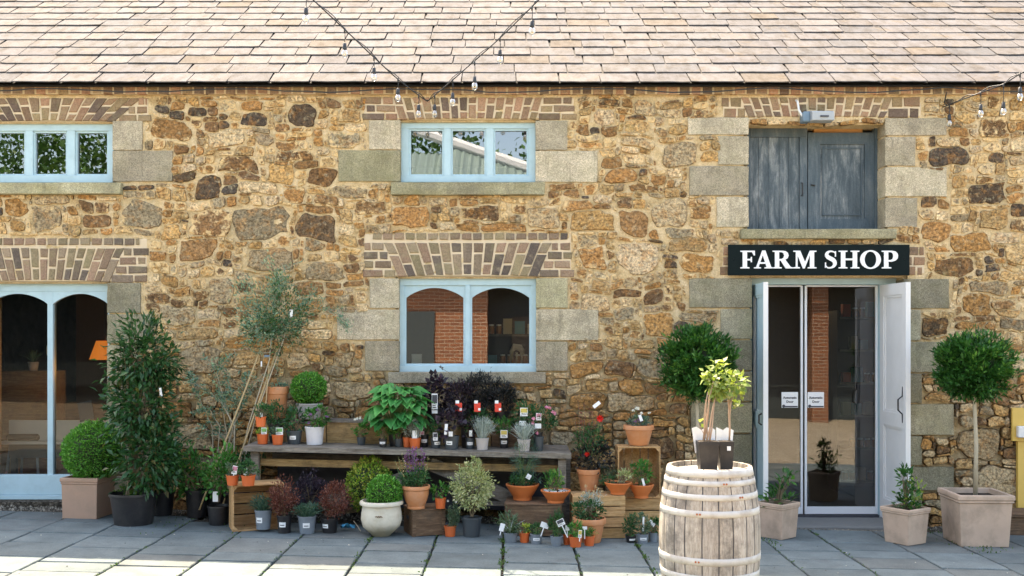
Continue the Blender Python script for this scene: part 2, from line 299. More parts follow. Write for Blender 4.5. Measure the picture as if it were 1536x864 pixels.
LF={'box':leafmat('box_leaf',(.045,.17,.02),(.095,.33,.045),(.20,.46,.09)),
'bay':leafmat('bay_leaf',(.012,.06,.013),(.036,.14,.026),(.11,.26,.05),.38,.25),
'camellia':leafmat('dark_evergreen_leaf',(.012,.05,.016),(.035,.115,.034),(.12,.10,.03),.32,.2,.93),
'green':leafmat('mid_green_leaf',(.025,.11,.02),(.06,.22,.04),(.13,.31,.06)),
'dgreen':leafmat('dark_green_leaf',(.013,.055,.018),(.036,.12,.04),(.07,.19,.055)),
'lime':leafmat('lime_yellow_leaf',(.13,.20,.03),(.24,.31,.07),(.36,.36,.17),.5,.3),
'varieg':leafmat('cream_edged_leaf',(.16,.23,.07),(.48,.50,.26),(.62,.60,.38)),
'yelgreen':leafmat('yellow_green_leaf',(.08,.22,.025),(.36,.46,.06),(.62,.56,.12)),
'bronze':leafmat('bronze_red_leaf',(.06,.018,.014),(.20,.065,.045),(.36,.18,.14),.6),
'plum':leafmat('dark_plum_leaf',(.010,.007,.012),(.032,.020,.033),(.07,.04,.06),.45,.08),
'feather':leafmat('blackish_feathery_leaf',(.008,.011,.011),(.022,.024,.023),(.055,.040,.040),.5,.08),
'hosta':leafmat('hosta_leaf',(.03,.17,.045),(.07,.30,.075),(.13,.42,.11),.35,.25),
'silver':leafmat('silver_leaf',(.24,.31,.28),(.42,.48,.45),(.60,.64,.62),.7,.2),
'euc':leafmat('eucalyptus_leaf',(.08,.17,.11),(.19,.32,.22),(.32,.44,.26),.6,.25),
'blugrass':leafmat('blue_green_blade',(.035,.10,.065),(.09,.18,.13),(.18,.28,.18)),
'olive':leafmat('olive_herb_leaf',(.05,.10,.05),(.12,.19,.11),(.20,.27,.17)),
'redf':leafmat('red_petal',(.55,.01,.008),(.75,.03,.02)),'white':leafmat('white_petal',(.62,.62,.56),(.80,.80,.76)),'pink':leafmat('pink_petal',(.60,.16,.28),(.75,.32,.42)),
'purple':leafmat('purple_floret',(.14,.05,.16),(.27,.12,.28)),'redbrown':leafmat('red_brown_spike',(.10,.02,.018),(.22,.06,.05)),'straw':leafmat('straw_seed_head',(.45,.33,.17),(.62,.48,.28)),
'tree':leafmat('yard_tree_leaf',(.02,.065,.012),(.05,.13,.025),(.09,.18,.04)),'moss':leafmat('weed_leaf',(.03,.08,.015),(.08,.15,.03))}
EXPO=2.62; WB=8000
# ---------------------------------------------------------------- camera, light, sky
sc=bpy.context.scene
cam=bpy.data.objects.new('camera',bpy.data.cameras.new('camera')); C.objects.link(cam); cam.location=(0,-10,CH); cam.rotation_euler=(R(90),0,0)
cam.data.sensor_width=36; cam.data.lens=36*F/1536; cam.data.shift_y=73/1536; cam.data.clip_end=3000; sc.camera=cam
SV=Vector((-0.42,1,1.94)).normalized()
sun=bpy.data.objects.new('sun',bpy.data.lights.new('sun','SUN')); C.objects.link(sun); sun.data.energy=3.0; sun.data.angle=R(.5); sun.data.color=(1,.94,.84); sun.rotation_euler=(-SV).to_track_quat('-Z','Y').to_euler(); sun.location=(0,0,20)
w=bpy.data.worlds.new('World'); sc.world=w; w.use_nodes=True; sk=w.node_tree.nodes.new('ShaderNodeTexSky'); sk.sky_type='NISHITA'; sk.sun_disc=False
sk.sun_elevation=math.asin(SV.z); sk.sun_rotation=math.atan2(SV.x,SV.y); sk.air_density=1.0; sk.dust_density=2.5; sk.ozone_density=1.0
bg=w.node_tree.nodes['Background']; bg.inputs[1].default_value=.15; w.node_tree.links.new(sk.outputs[0],bg.inputs[0])
sc.view_settings.view_transform='Standard'; sc.view_settings.look='None'; sc.view_settings.gamma=1; sc.view_settings.exposure=EXPO
try: sc.view_settings.use_white_balance=True; sc.view_settings.white_balance_temperature=WB; sc.view_settings.white_balance_tint=10
except Exception: pass
# ---------------------------------------------------------------- ground
g=MB(); nx=60
for (y0,y1,dz,mi) in ((-60,-4.2,-.03,0),(-4.2,2,-.045,1)):
    g.add([(-120,y0,gz(-120)+dz),(120,y0,gz(120)+dz),(120,y1,gz(120)+dz),(-120,y1,gz(-120)+dz)],[(0,1,2,3)],mi)
g.add([(-120,2,gz(-120)-.045),(120,2,gz(120)-.045),(120,200,gz(120)-.045),(-120,200,gz(-120)-.045)],[(0,1,2,3)],1)
tag(g.build('ground',[M['gravel'],M['dirt']]),kind='structure')
ns_x,ns_y=260,22; vs=[]; fs=[]
for j in range(ns_y+1):
    for i in range(ns_x+1):
        x=-7+14*i/ns_x; y=-1.0+1.05*j/ns_y; vs.append((x,y,gz(x)-.016+.012*mn.noise(Vector((x*5,y*5,1)))+.006*mn.noise(Vector((x*19,y*19,2)))+.03*max(0,y+.12)))
for j in range(ns_y):
    for i in range(ns_x): fs.append((j*(ns_x+1)+i,j*(ns_x+1)+i+1,(j+1)*(ns_x+1)+i+1,(j+1)*(ns_x+1)+i))
se=MB(); se.add(vs,fs); tag(se.build('soil_strip',M['dirt'],smooth=True),kind='structure')
p=MB(); jx=[]; wslab=.572; x=-7.0+.06
k=0
while x<7.0:
    w_=wslab*(1+.05*math.sin(k*2.3)); yy=-.24-.12*random.random() if (x<-3.9 or x>1.6) else -.40-.35*random.random()
    if 2.3<x+w_/2<3.9: yy=-.36
    while yy>-4.25:
        ln=random.choice([.30,.34,.40,.45,.52,.6]); y2=max(yy-ln,-4.3)
        gp=.007+.005*random.random(); v=random.uniform(.84,1.14); base=(.116*v,.142*v,.143*v,1)
        if random.random()<.2: base=(.125*v,.140*v,.134*v,1)
        dz=random.uniform(-.003,.003); tx=random.uniform(-.0035,.0035)
        # slab outline with uneven edges, chamfered top
        X0,X1,Y0,Y1=x+gp,x+w_-gp,y2+gp*1.2,yy-gp*1.2; pts=[]; n=6
        for a,b in (((X0,Y0),(X1,Y0)),((X1,Y0),(X1,Y1)),((X1,Y1),(X0,Y1)),((X0,Y1),(X0,Y0))):
            for i in range(n):
                t=i/n; jit=.0035 if i else .006
                pts.append((a[0]+(b[0]-a[0])*t+random.uniform(-jit,jit),a[1]+(b[1]-a[1])*t+random.uniform(-jit,jit)))
        cx,cy=(X0+X1)/2,(Y0+Y1)/2; m=len(pts); vs=[]
        for s,h in ((1,-.05),(1,-.004),(.982,.002)):
            for (a,b) in pts:
                qx,qy=cx+(a-cx)*s,cy+(b-cy)*s; vs.append((qx,qy,gz(qx)+h+dz+(qx-cx)*tx))
        fs=[(j*m+i,j*m+(i+1)%m,(j+1)*m+(i+1)%m,(j+1)*m+i) for j in range(2) for i in range(m)]+[tuple(2*m+i for i in range(m))]
        p.add(vs,fs,0,base); yy=y2
    jx.append(x); x+=w_; k+=1
tag(p.build('paving',M['paving']),kind='structure')
# loose gravel and crumbs of earth at the foot of the wall
pb=MB()
for i in range(3800):
    x=random.uniform(-5.2,5.3); y=-abs(random.gauss(0,.22))-.02
    if 2.5<x<3.8: y=-.30-abs(random.gauss(0,.05))
    if y<-.62: continue
    s=random.uniform(.004,.013)*(1.4 if random.random()<.06 else 1); z=gz(x)-.012
    v=random.uniform(.35,1.15); c=(.28*v,.25*v,.2*v,1); a=random.uniform(0,3)
    vs=[(x+s*math.cos(a+q)*random.uniform(.7,1.2),y+s*math.sin(a+q)*random.uniform(.7,1.2),z+.002) for q in (0,1.57,3.14,4.71)]+[(x,y,z+s*.9+.006)]
    pb.add(vs,[(0,1,4),(1,2,4),(2,3,4),(3,0,4)],0,c)
for i in range(170):      # small bits of litter and chips on the slabs
    x=random.uniform(-4.6,4.6); y=-random.uniform(.4,2.9); s=random.uniform(.003,.008); z=gz(x)+.003; a=random.uniform(0,3); v=random.choice([.15,.25,1.8,.3])
    pb.add([(x+s*math.cos(a+q),y+s*math.sin(a+q),z) for q in (0,1.57,3.14,4.71)]+[(x,y,z+s*.7)],[(0,1,4),(1,2,4),(2,3,4),(3,0,4)],0,(.3*v,.27*v,.22*v,1))
tag(pb.build('gravel',M['paving']),'grey-brown gravel and crumbs lying along the foot of the stone wall','gravel',kind='stuff')
# ---------------------------------------------------------------- the barn
barn=thing('stone_barn','long two-storey rubble stone barn with slate roof, brick arches and pale blue windows','building',(0,0,0))
OPEN={'ul':(-34,170,184,273),'uc':(600,804,182,273),'ll':(-30,162,425,800),'lc':(598,805,417.5,558),'loft':(1122,1328,186,343),'shop':(1127,1356,416,830)}
def rect(k):
    a,b,t,bo=OPEN[k]; x0,z1=W(a,t); x1,z0=W(b,bo); return (x0,x1,max(z0,-.35),z1)
RO={k:rect(k) for k in OPEN}
TOPZ=4.2
# wall core with real holes
def holed(mb,holes,X0,X1,Z0,Z1,y0,y1,mi=0):
    xs=sorted({X0,X1,*[h[0] for h in holes],*[h[1] for h in holes]}); zs=sorted({Z0,Z1,*[h[2] for h in holes],*[h[3] for h in holes]})
    xs=[x for x in xs if X0<=x<=X1]; zs=[z for z in zs if Z0<=z<=Z1]
    def inh(x,z): return any(h[0]<x<h[1] and h[2]<z<h[3] for h in holes)
    for i in range(len(xs)-1):
        for j in range(len(zs)-1):
            if inh((xs[i]+xs[i+1])/2,(zs[j]+zs[j+1])/2): continue
            a,b,c,d=xs[i],xs[i+1],zs[j],zs[j+1]
            mb.add([(a,y0,c),(b,y0,c),(b,y0,d),(a,y0,d)],[(0,1,2,3)],mi); mb.add([(a,y1,c),(b,y1,c),(b,y1,d),(a,y1,d)],[(3,2,1,0)],1)
    for (a,b,c,d) in holes:
        a,b,c,d=max(a,X0),min(b,X1),max(c,Z0),min(d,Z1)
        mb.add([(a,y0,c),(a,y1,c),(a,y1,d),(a,y0,d)],[(0,1,2,3)],mi); mb.add([(b,y0,c),(b,y1,c),(b,y1,d),(b,y0,d)],[(3,2,1,0)],mi); mb.add([(a,y0,d),(b,y0,d),(b,y1,d),(a,y1,d)],[(0,1,2,3)],mi); mb.add([(a,y0,c),(b,y0,c),(b,y1,c),(a,y1,c)],[(3,2,1,0)],mi)
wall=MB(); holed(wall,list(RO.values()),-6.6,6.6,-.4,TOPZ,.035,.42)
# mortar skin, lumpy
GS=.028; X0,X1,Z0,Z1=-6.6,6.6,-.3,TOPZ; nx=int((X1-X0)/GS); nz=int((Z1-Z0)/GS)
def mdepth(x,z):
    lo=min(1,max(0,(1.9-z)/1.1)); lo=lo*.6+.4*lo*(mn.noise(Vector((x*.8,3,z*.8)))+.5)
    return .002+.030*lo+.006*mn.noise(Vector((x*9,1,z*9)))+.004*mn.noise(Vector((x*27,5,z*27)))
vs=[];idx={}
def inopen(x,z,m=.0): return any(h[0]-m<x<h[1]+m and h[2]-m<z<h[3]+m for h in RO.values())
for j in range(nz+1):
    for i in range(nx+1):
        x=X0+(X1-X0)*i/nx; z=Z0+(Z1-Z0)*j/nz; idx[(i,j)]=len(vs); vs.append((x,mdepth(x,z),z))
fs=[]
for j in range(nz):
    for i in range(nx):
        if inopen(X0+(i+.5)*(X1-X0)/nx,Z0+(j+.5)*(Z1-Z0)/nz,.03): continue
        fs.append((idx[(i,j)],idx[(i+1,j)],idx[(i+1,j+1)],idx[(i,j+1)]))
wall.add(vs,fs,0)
# blocked cells for stones
Q=[]   # granite blocks (x0,x1,y0,y1 in px, material)
def q(*a): Q.append(a)
q(170,215,181,226,'granite');q(170,260,226,273,'granite')
q(553,600,180,225,'granite');q(507,600,225,273,'granite_green');q(804,852,181,226,'granite');q(804,897,226,274,'granite')
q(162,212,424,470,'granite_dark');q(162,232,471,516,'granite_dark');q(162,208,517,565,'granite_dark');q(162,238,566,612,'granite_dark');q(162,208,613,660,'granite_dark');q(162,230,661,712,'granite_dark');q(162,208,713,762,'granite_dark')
q(554,598,417.5,463,'granite');q(505,598,464,510,'granite');q(547,598,511,557,'granite');q(805,852,417,462.5,'granite_green');q(805,898,463.5,511,'granite');q(805,852,512,557,'granite')
q(1031,1122,176,203,'granite');q(1076,1122,204,248,'granite');q(1033,1122,249,294,'granite');q(1074,1122,295,341.5,'granite')
q(1328,1420,177,204,'granite');q(1328,1373.5,205,249.5,'granite');q(1328,1420,250.5,295.5,'granite');q(1328,1376,296.5,341.7,'granite')
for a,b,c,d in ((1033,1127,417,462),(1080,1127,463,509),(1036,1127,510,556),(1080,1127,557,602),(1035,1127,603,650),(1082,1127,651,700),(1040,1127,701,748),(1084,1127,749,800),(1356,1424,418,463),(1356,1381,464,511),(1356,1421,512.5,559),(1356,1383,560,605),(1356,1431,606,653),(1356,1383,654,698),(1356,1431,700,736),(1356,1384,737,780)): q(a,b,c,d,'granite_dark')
SILLS=[(-50,181,273.5,291),(586,817,273.5,292),(582,819,558.5,575),(1112,1345,343.5,358)]
BR=[(-60,225,143,184,'u'),(545,862,143,181,'u'),(1083,1382,143,178,'u'),(-60,226,354,424,'l'),(545,862,348,417,'l'),(1083,1388,366,416,'l')]
block=[RO[k] for k in RO]
for a,b,c,d,_ in Q: block.append((W(a,0)[0],W(b,0)[0],W(0,d)[1],W(0,c)[1]))
for a,b,c,d in SILLS: block.append((W(a,0)[0],W(b,0)[0],W(0,d)[1],W(0,c)[1]))
for a,b,c,d,_ in BR: block.append((W(a,0)[0],W(b,0)[0],W(0,d)[1],W(0,c)[1]))
cs=.030; NX=int(13.2/cs); NZ=int((4.10+.15)/cs); occ=np.zeros((NX,NZ),bool)
for (a,b,c,d) in block:
    i0=max(0,int((a+6.6+.012)/cs)); i1=min(NX,int(math.ceil((b+6.6-.012)/cs))); j0=max(0,int((c+.15+.012)/cs)); j1=min(NZ,int(math.ceil((d+.15-.012)/cs)))
    occ[i0:i1,j0:j1]=True
stones=[]
def tryp(i,j,w_,h_):
    if i<0 or j<0 or i+w_>NX or j+h_>NZ or occ[i:i+w_,j:j+h_].any(): return False
    occ[i:i+w_,j:j+h_]=True; stones.append((i,j,w_,h_)); return True
def pxst(x0,x1,y0,y1):
    a,z1=W(x0,y0); b,z0=W(x1,y1); return int(round((a+6.6)/cs)),int(round((z0+.15)/cs)),max(1,int(round((b-a)/cs))),max(1,int(round((z1-z0)/cs)))
FIX=[(432,478,158,193,'dk'),(362,402,163,192,'dk'),(232,257,158,174,'dk'),(283,309,156,172,'dk'),(296,340,162,190,'br'),(220,290,184,212,'or'),(448,503,323,361,'dk'),(490,545,198,225,'gr'),(353,443,315,360,'gr'),(285,352,310,352,'br'),(260,294,258,272,'dk'),(586,640,306,343,'or'),(692,750,306,328,'br'),(715,790,333,347,'or'),(1390,1448,216,246,'dk'),(1040,1120,140,140,'dk'),(870,905,207,218,'or'),(870,912,372,405,'or'),(898,935,155,165,'dk'),(850,906,550,567,'or'),(875,912,572,587,'or'),(866,920,540,552,'or'),(925,975,318,358,'br'),(975,1030,300,345,'gr'),(790,840,310,345,'gr'),(845,905,590,614,'or'),(905,985,585,615,'gr'),(960,1010,470,510,'or'),(500,560,570,600,'gr'),(575,625,556,566,'or'),(270,330,520,560,'gr'),(338,410,505,530,'or'),(1440,1500,640,690,'gr'),(1385,1440,655,690,'or'),(1460,1536,700,745,'gr'),(1465,1530,560,600,'br'),(925,990,360,412,'pale'),(0,45,300,330,'or'),(120,170,320,345,'br'),(310,350,420,455,'gr'),(180,240,300,345,'gr')]
kindof={}
for a,b,c,d,kk in FIX:
    t=pxst(a,b,c,d)
    if tryp(*t): kindof[t]=kk
order=[(random.randrange(NX),random.randrange(NZ)) for _ in range(2600)]
for n,(i,j) in enumerate(order):
    if n<380: tryp(i,j,random.randint(9,15),random.randint(6,8))
    elif n<1600: tryp(i,j,random.randint(7,14),random.randint(3,6))
    else: tryp(i,j,random.randint(5,10),random.randint(2,4))
cells=[(i,j) for j in range(NZ) for i in range(NX)]
for (i,j) in cells:
    if occ[i,j]: continue
    for w_,h_ in random.sample([(7,3),(6,2),(6,4),(5,3),(4,3),(8,3),(3,3),(9,3),(5,4)],6)+[(5,2),(4,2),(3,3),(3,2),(2,3),(5,1),(3,1),(2,2),(2,1),(1,2)]:
        if tryp(i,j,w_,h_): break
def stone_outline(n,a,b):
    # an angular outline: corners knocked off by different amounts, edges a little bent, then arrises slightly rounded
    pts=[]
    for sx,sy in ((1,-1),(1,1),(-1,1),(-1,-1)):
        if random.random()<.62:
            u=random.uniform(.15,.95); v=random.uniform(.12,.75)
            if random.random()<.25: u*=1.5
            p1=(sx*(1-u*min(1,b/a*1.3)),sy*random.uniform(.93,1)); p2=(sx*random.uniform(.93,1),sy*(1-v))
            pts+= [p2,p1] if sx*sy>0 else [p1,p2]
        else: pts.append((sx*random.uniform(.84,1.06),sy*random.uniform(.84,1.06)))
    q_=[]; m=len(pts)
    for i in range(m):
        p,r_=pts[i],pts[(i+1)%m]; f=random.uniform(-.10,.05); mx,my=(p[0]+r_[0])/2*(1+f),(p[1]+r_[1])/2*(1+f); q_+= [p,(mx,my)]
    for _ in range(2):
        o=[]; 
        for i in range(len(q_)):
            p,r_=q_[i],q_[(i+1)%len(q_)]; o+=[(p[0]*.8+r_[0]*.2,p[1]*.8+r_[1]*.2),(p[0]*.2+r_[0]*.8,p[1]*.2+r_[1]*.8)]
        q_=o
    L=[0]
    for i in range(len(q_)): p,r_=q_[i],q_[(i+1)%len(q_)]; L.append(L[-1]+math.hypot((p[0]-r_[0])*a,(p[1]-r_[1])*b))
    out=[]; j=0
    for k in range(n):
        t=L[-1]*k/n
        while L[j+1]<t: j+=1
        f=(t-L[j])/max(1e-9,L[j+1]-L[j]); p,r_=q_[j],q_[(j+1)%len(q_)]; out.append((p[0]+(r_[0]-p[0])*f,p[1]+(r_[1]-p[1])*f))
    return out
PAL={'or':[(.34,.19,.075),(.38,.205,.085),(.30,.17,.075),(.42,.27,.12)],'br':[(.17,.10,.055),(.22,.13,.065),(.13,.08,.05)],'dk':[(.055,.045,.04),(.075,.055,.04),(.05,.048,.05)],'gr':[(.33,.265,.175),(.27,.225,.155),(.36,.295,.20),(.25,.22,.16)],'pale':[(.48,.38,.25),(.52,.42,.28),(.42,.34,.24)],'buff':[(.40,.28,.14),(.36,.25,.13),(.45,.32,.17)]}
def warp(x,z):
    k=min(1.0,max(0,.05))
    return x+.050*mn.noise(Vector((x*2.7,7,z*3.1)))+.030*mn.noise(Vector((x*7,17,z*7))), z+.060*mn.noise(Vector((x*1.7,27,z*2.2)))+.030*mn.noise(Vector((x*6,37,z*7)))
for st in stones:
    i,j,w_,h_=st; x0=-6.6+i*cs; z0=-.15+j*cs; sw=w_*cs; sh=h_*cs
    if w_*h_<=2 and random.random()<.6: continue
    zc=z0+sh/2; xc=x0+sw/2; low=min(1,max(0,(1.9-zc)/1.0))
    kd=kindof.get(st) or random.choices(['or','br','dk','gr','pale','buff'],[.24+.08*low,.13,.05,.20,.16,.24])[0]
    c=random.choice(PAL[kd]); v=random.uniform(.72,1.30); c=tuple(x*v for x in c)
    gap=random.uniform(.0,.007); a=sw/2-gap; b=sh/2-gap
    if a<.006 or b<.006: continue
    n=26 if w_*h_>12 else 16; rot=random.uniform(-.05,.05)*min(1,sh/sw*2)
    PO=stone_outline(n,a,b)
    smear=random.uniform(.04,.58)+(.12 if w_*h_<=6 else 0)-.30*low-(.12 if w_*h_>24 else 0)
    if kd=='dk': smear-=.25
    H=random.uniform(.006,.026)+.016*low; tlx=random.uniform(-.1,.1); tlz=random.uniform(-.14,.14); sd=random.uniform(0,90)
    cut=[random.uniform(.72,1.0) if random.random()<.45 else 1 for _ in range(4)]
    vs=[];col=[]
    rings=((1.0,-.045,.42),(.99,.35,.36),(.945,.90,.20),(.66,1.0,.02),(.32,1.02,-.05))
    for s,h,e in rings:
        for k in range(n):
            dx,dz=PO[k][0]*a*s,PO[k][1]*b*s; rr=1+.10*mn.noise(Vector((dx*34,dz*34,sd)))+.06*mn.noise(Vector((dx*80,dz*80,sd))); dx,dz=dx*rr,dz*rr; dx,dz=dx-dz*rot,dz+dx*rot
            x,z=warp(xc+dx,zc+dz)
            yy=-.045+.09 if h<0 else -(H*h*(1+.5*mn.noise(Vector((x*13,sd,z*13))))+ (dx*tlx+dz*tlz)*.35*h + .009*h*mn.noise(Vector((x*24,sd+3,z*24))))
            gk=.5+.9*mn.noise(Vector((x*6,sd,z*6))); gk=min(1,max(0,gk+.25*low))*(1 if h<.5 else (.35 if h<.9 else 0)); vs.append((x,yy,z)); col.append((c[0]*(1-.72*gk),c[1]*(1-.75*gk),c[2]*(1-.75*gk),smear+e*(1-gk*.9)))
    x,z=warp(xc,zc); vs.append((x,-H*1.05,z)); col.append((*c,smear-.05))
    nr=len(rings); fs=[(r*n+k,r*n+(k+1)%n,(r+1)*n+(k+1)%n,(r+1)*n+k) for r in range(nr-1) for k in range(n)]+[((nr-1)*n+k,(nr-1)*n+(k+1)%n,nr*n) for k in range(n)]
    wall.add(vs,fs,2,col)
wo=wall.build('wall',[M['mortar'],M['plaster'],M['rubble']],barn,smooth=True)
wo.data.polygons.foreach_set('use_smooth',[mi!=2 for mi in wall.m])
# side and rear walls
rw=MB(); rw.box(-6.6,-6.2,.42,8.0,-.4,TOPZ); rw.box(6.2,6.6,.42,8.0,-.4,TOPZ); rw.box(-6.2,6.2,7.6,8.0,-.4,TOPZ)
for s in (-6.59,6.59): rw.add([(s,0,TOPZ),(s,8,TOPZ),(s,4,TOPZ+2.55)],[(0,1,2)])
rw.build('rear_wall',M['mortar'],barn)
# granite blocks round the openings
def blockmb(x0,x1,y0,y1,z0,z1,ch=.008,sd=0,amp=.004):
    mb=MB(); bm=bmesh.new(); bmesh.ops.create_cube(bm,size=1)
    for v in bm.verts: v.co=Vector(((x0+x1)/2+v.co.x*(x1-x0),(y0+y1)/2+v.co.y*(y1-y0),(z0+z1)/2+v.co.z*(z1-z0)))
    bmesh.ops.subdivide_edges(bm,edges=bm.edges[:],cuts=5,use_grid_fill=True)
    for v in bm.verts:
        p=v.co*17; v.co+=Vector((mn.noise(p+Vector((sd,0,0))),mn.noise(p+Vector((0,sd,5))),mn.noise(p+Vector((9,0,sd)))))*amp*1.4
    bm.verts.index_update(); tv=1+.24*math.sin(sd*12.9898); mb.add([v.co.copy() for v in bm.verts],[[v.index for v in f.verts] for f in bm.faces],0,(tv*1.02,tv,tv*.97,1)); bm.free(); return mb
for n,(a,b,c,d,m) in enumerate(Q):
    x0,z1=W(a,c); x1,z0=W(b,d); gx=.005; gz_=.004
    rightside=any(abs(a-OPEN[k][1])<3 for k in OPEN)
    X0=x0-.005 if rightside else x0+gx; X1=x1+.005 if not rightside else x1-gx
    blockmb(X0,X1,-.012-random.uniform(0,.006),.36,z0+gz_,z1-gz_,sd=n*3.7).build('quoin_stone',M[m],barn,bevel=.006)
for n,(a,b,c,d) in enumerate(SILLS):
    x0,z1=W(a,c,9.93); x1,z0=W(b,d,9.93); o=blockmb(x0,x1,-.07,.10 if n!=3 else .20,z0,z1,sd=n*9.1+2,amp=.006).build('window_sill' if n!=3 else 'door_sill',M['granite_green' if n!=2 else 'granite'],barn,bevel=.007)
# brick arches: bricks and their bed in one mesh for each arch
def bcol():
    v=random.uniform(.82,1.28); c=random.choice([(.22,.155,.105),(.27,.185,.125),(.17,.13,.095),(.25,.19,.13),(.29,.19,.13),(.12,.095,.078),(.24,.19,.115)]); return tuple(x*v for x in c)+(1,)
def brick(mb,quad,y0,y1,warm=0,g=.0100):
    cx=sum(p[0] for p in quad)/4; cz=sum(p[1] for p in quad)/4; c=bcol(); c=(c[0]*(1+.16*warm),c[1]*(1+.04*warm),c[2]*(1-.04*warm),1)
    vs=[]; jt=[(random.uniform(-.0035,.0035),random.uniform(-.0035,.0035)) for _ in quad]
    def ins(p,j,gg):
        dx,dz=cx-p[0],cz-p[1]; return (p[0]+math.copysign(min(gg,abs(dx)*.4),dx)+j[0],p[1]+math.copysign(min(gg,abs(dz)*.4),dz)+j[1])
    f=y0-random.uniform(-.003,.004)
    for gg,yy in ((g,y1),(g,f+.006),(g+.006,f)):
        for p,j in zip(quad,jt):
            x,z=ins(p,j,gg); vs.append((x,yy,z))
    mb.add(vs,[(r*4+k,r*4+(k+1)%4,r*4+4+(k+1)%4,r*4+4+k) for r in range(2) for k in range(4)]+[(8,9,10,11)],1,c)
def arch(xc,half_b,half_t,ybot,ytop,n,wx0,wx1,header=None,warm=0,name='brick_arch',rise=2.0):
    mb=MB(); A=lambda px,py: W(px,py)
    for i in range(n):
        u0=-1+2*i/n; u1=-1+2*(i+1)/n
        yb0=ybot-rise*(1-u0*u0); yb1=ybot-rise*(1-u1*u1)
        b0,b1,t0,t1=xc+half_b*u0,xc+half_b*u1,xc+half_t*u0,xc+half_t*u1
        s=.36 if i%2 else .64
        s+=random.uniform(-.04,.04)
        def P(u,side): 
            return (b0+(t0-b0)*u, yb0+(ytop-yb0)*u) if side==0 else (b1+(t1-b1)*u, yb1+(ytop-yb1)*u)
        for ua,ub in ((0,s),(s,1)):
            quad=[A(*P(ua,0)),A(*P(ua,1)),A(*P(ub,1)),A(*P(ub,0))]; brick(mb,quad,-.010,.34 if ua==0 else .06,warm)
    rows=max(2,int(round((ybot-ytop)/13.5)))
    for side in (0,1):
        for r in range(rows):
            y1=ybot-(ybot-ytop)*r/rows; y0=ybot-(ybot-ytop)*(r+1)/rows; um=(r+.5)/rows; e=(half_b+(half_t-half_b)*um)
            a,b=(wx0,xc-e) if side==0 else (xc+e,wx1)
            if b-a<6: continue
            cut=a+(b-a)*(.38 if r%2 else .62); 
            off=random.uniform(-5,5)
            a2,b2=(a+off,b) if side==0 else (a,b+off)
            for p,q_ in ((a2,cut),(cut,b2)): brick(mb,[A(p,y1),A(q_,y1),A(q_,y0),A(p,y0)],-.010,.06,warm)
    if header:
        hx0,hx1,hy0,hy1,sp=header; x=hx0
        while x<hx1-4:
            x2=min(x+sp*random.uniform(.93,1.07),hx1); brick(mb,[A(x,hy1),A(x2,hy1),A(x2,hy0),A(x,hy0)],-.014,.06,warm); x=x2
    # pale lime bed behind the bricks
    x0,z0=A(wx0-2,ybot); x1,z1=A(wx1+2,(header[2] if header else ytop)-1); xa,_=A(xc-half_b,0); xb,_=A(xc+half_b,0)
    nx=int((x1-x0)/.025); nz=max(2,int((z1-z0)/.025)); vs=[];fs=[]
    for j in range(nz+1):
        for i in range(nx+1):
            x=x0+(x1-x0)*i/nx; z=z0+(z1-z0)*j/nz; e=0 if (0<i<nx and 0<j<nz) else .03
            vs.append((x,-.001+.005*mn.noise(Vector((x*14,2,z*14)))+e,z+(.010 if j==0 else 0)))
    for j in range(nz):
        for i in range(nx): fs.append((j*(nx+1)+i,j*(nx+1)+i+1,(j+1)*(nx+1)+i+1,(j+1)*(nx+1)+i))
    mb.add(vs,fs,0)
    mb.box(xa,xb,.02,.35,z0+.02,z1,0)
    mb.build(name,[M['limejoint'],M['brick']],barn)
M['limejoint']=simple('pale_lime_joint',(.60,.475,.32),.95,.2,12,.6)
arch(68,102,146,184,146,17,-60,224,warm=1); arch(702,103,113,181,145,16,545,862,warm=1); arch(1225,103,115,178,145,16,1083,1383,warm=1)
arch(66,97,122,425,371,17,-60,222,(-60,210,356,369,16.5),rise=4); arch(701.5,104,128,417,363,15,545,858,(558,853,348.5,361,16.5),rise=4); arch(1242,108,122,414,369,15,1083,1388,warm=1.2,rise=1)
# eaves brick course
mb=MB(); x=-80
while x<1616:
    x2=x+16.7*random.uniform(.9,1.1)
    a,z1=W(x,127,9.95); b,z0=W(x2,142,9.95); brick(mb,[(a,z0),(b,z0),(b,z1+.03),(a,z1+.03)],-.045,.03,2,.009); x=x2
x0,_=W(-80,0); x1,_=W(1616,0)
mb.box(-6.6,6.6,-.040,.03,4.098,4.19,0); mb.build('eaves_brick_course',[simple('orange_lime',(.52,.38,.22),.95,.25,10,.6),M['brick']],barn)
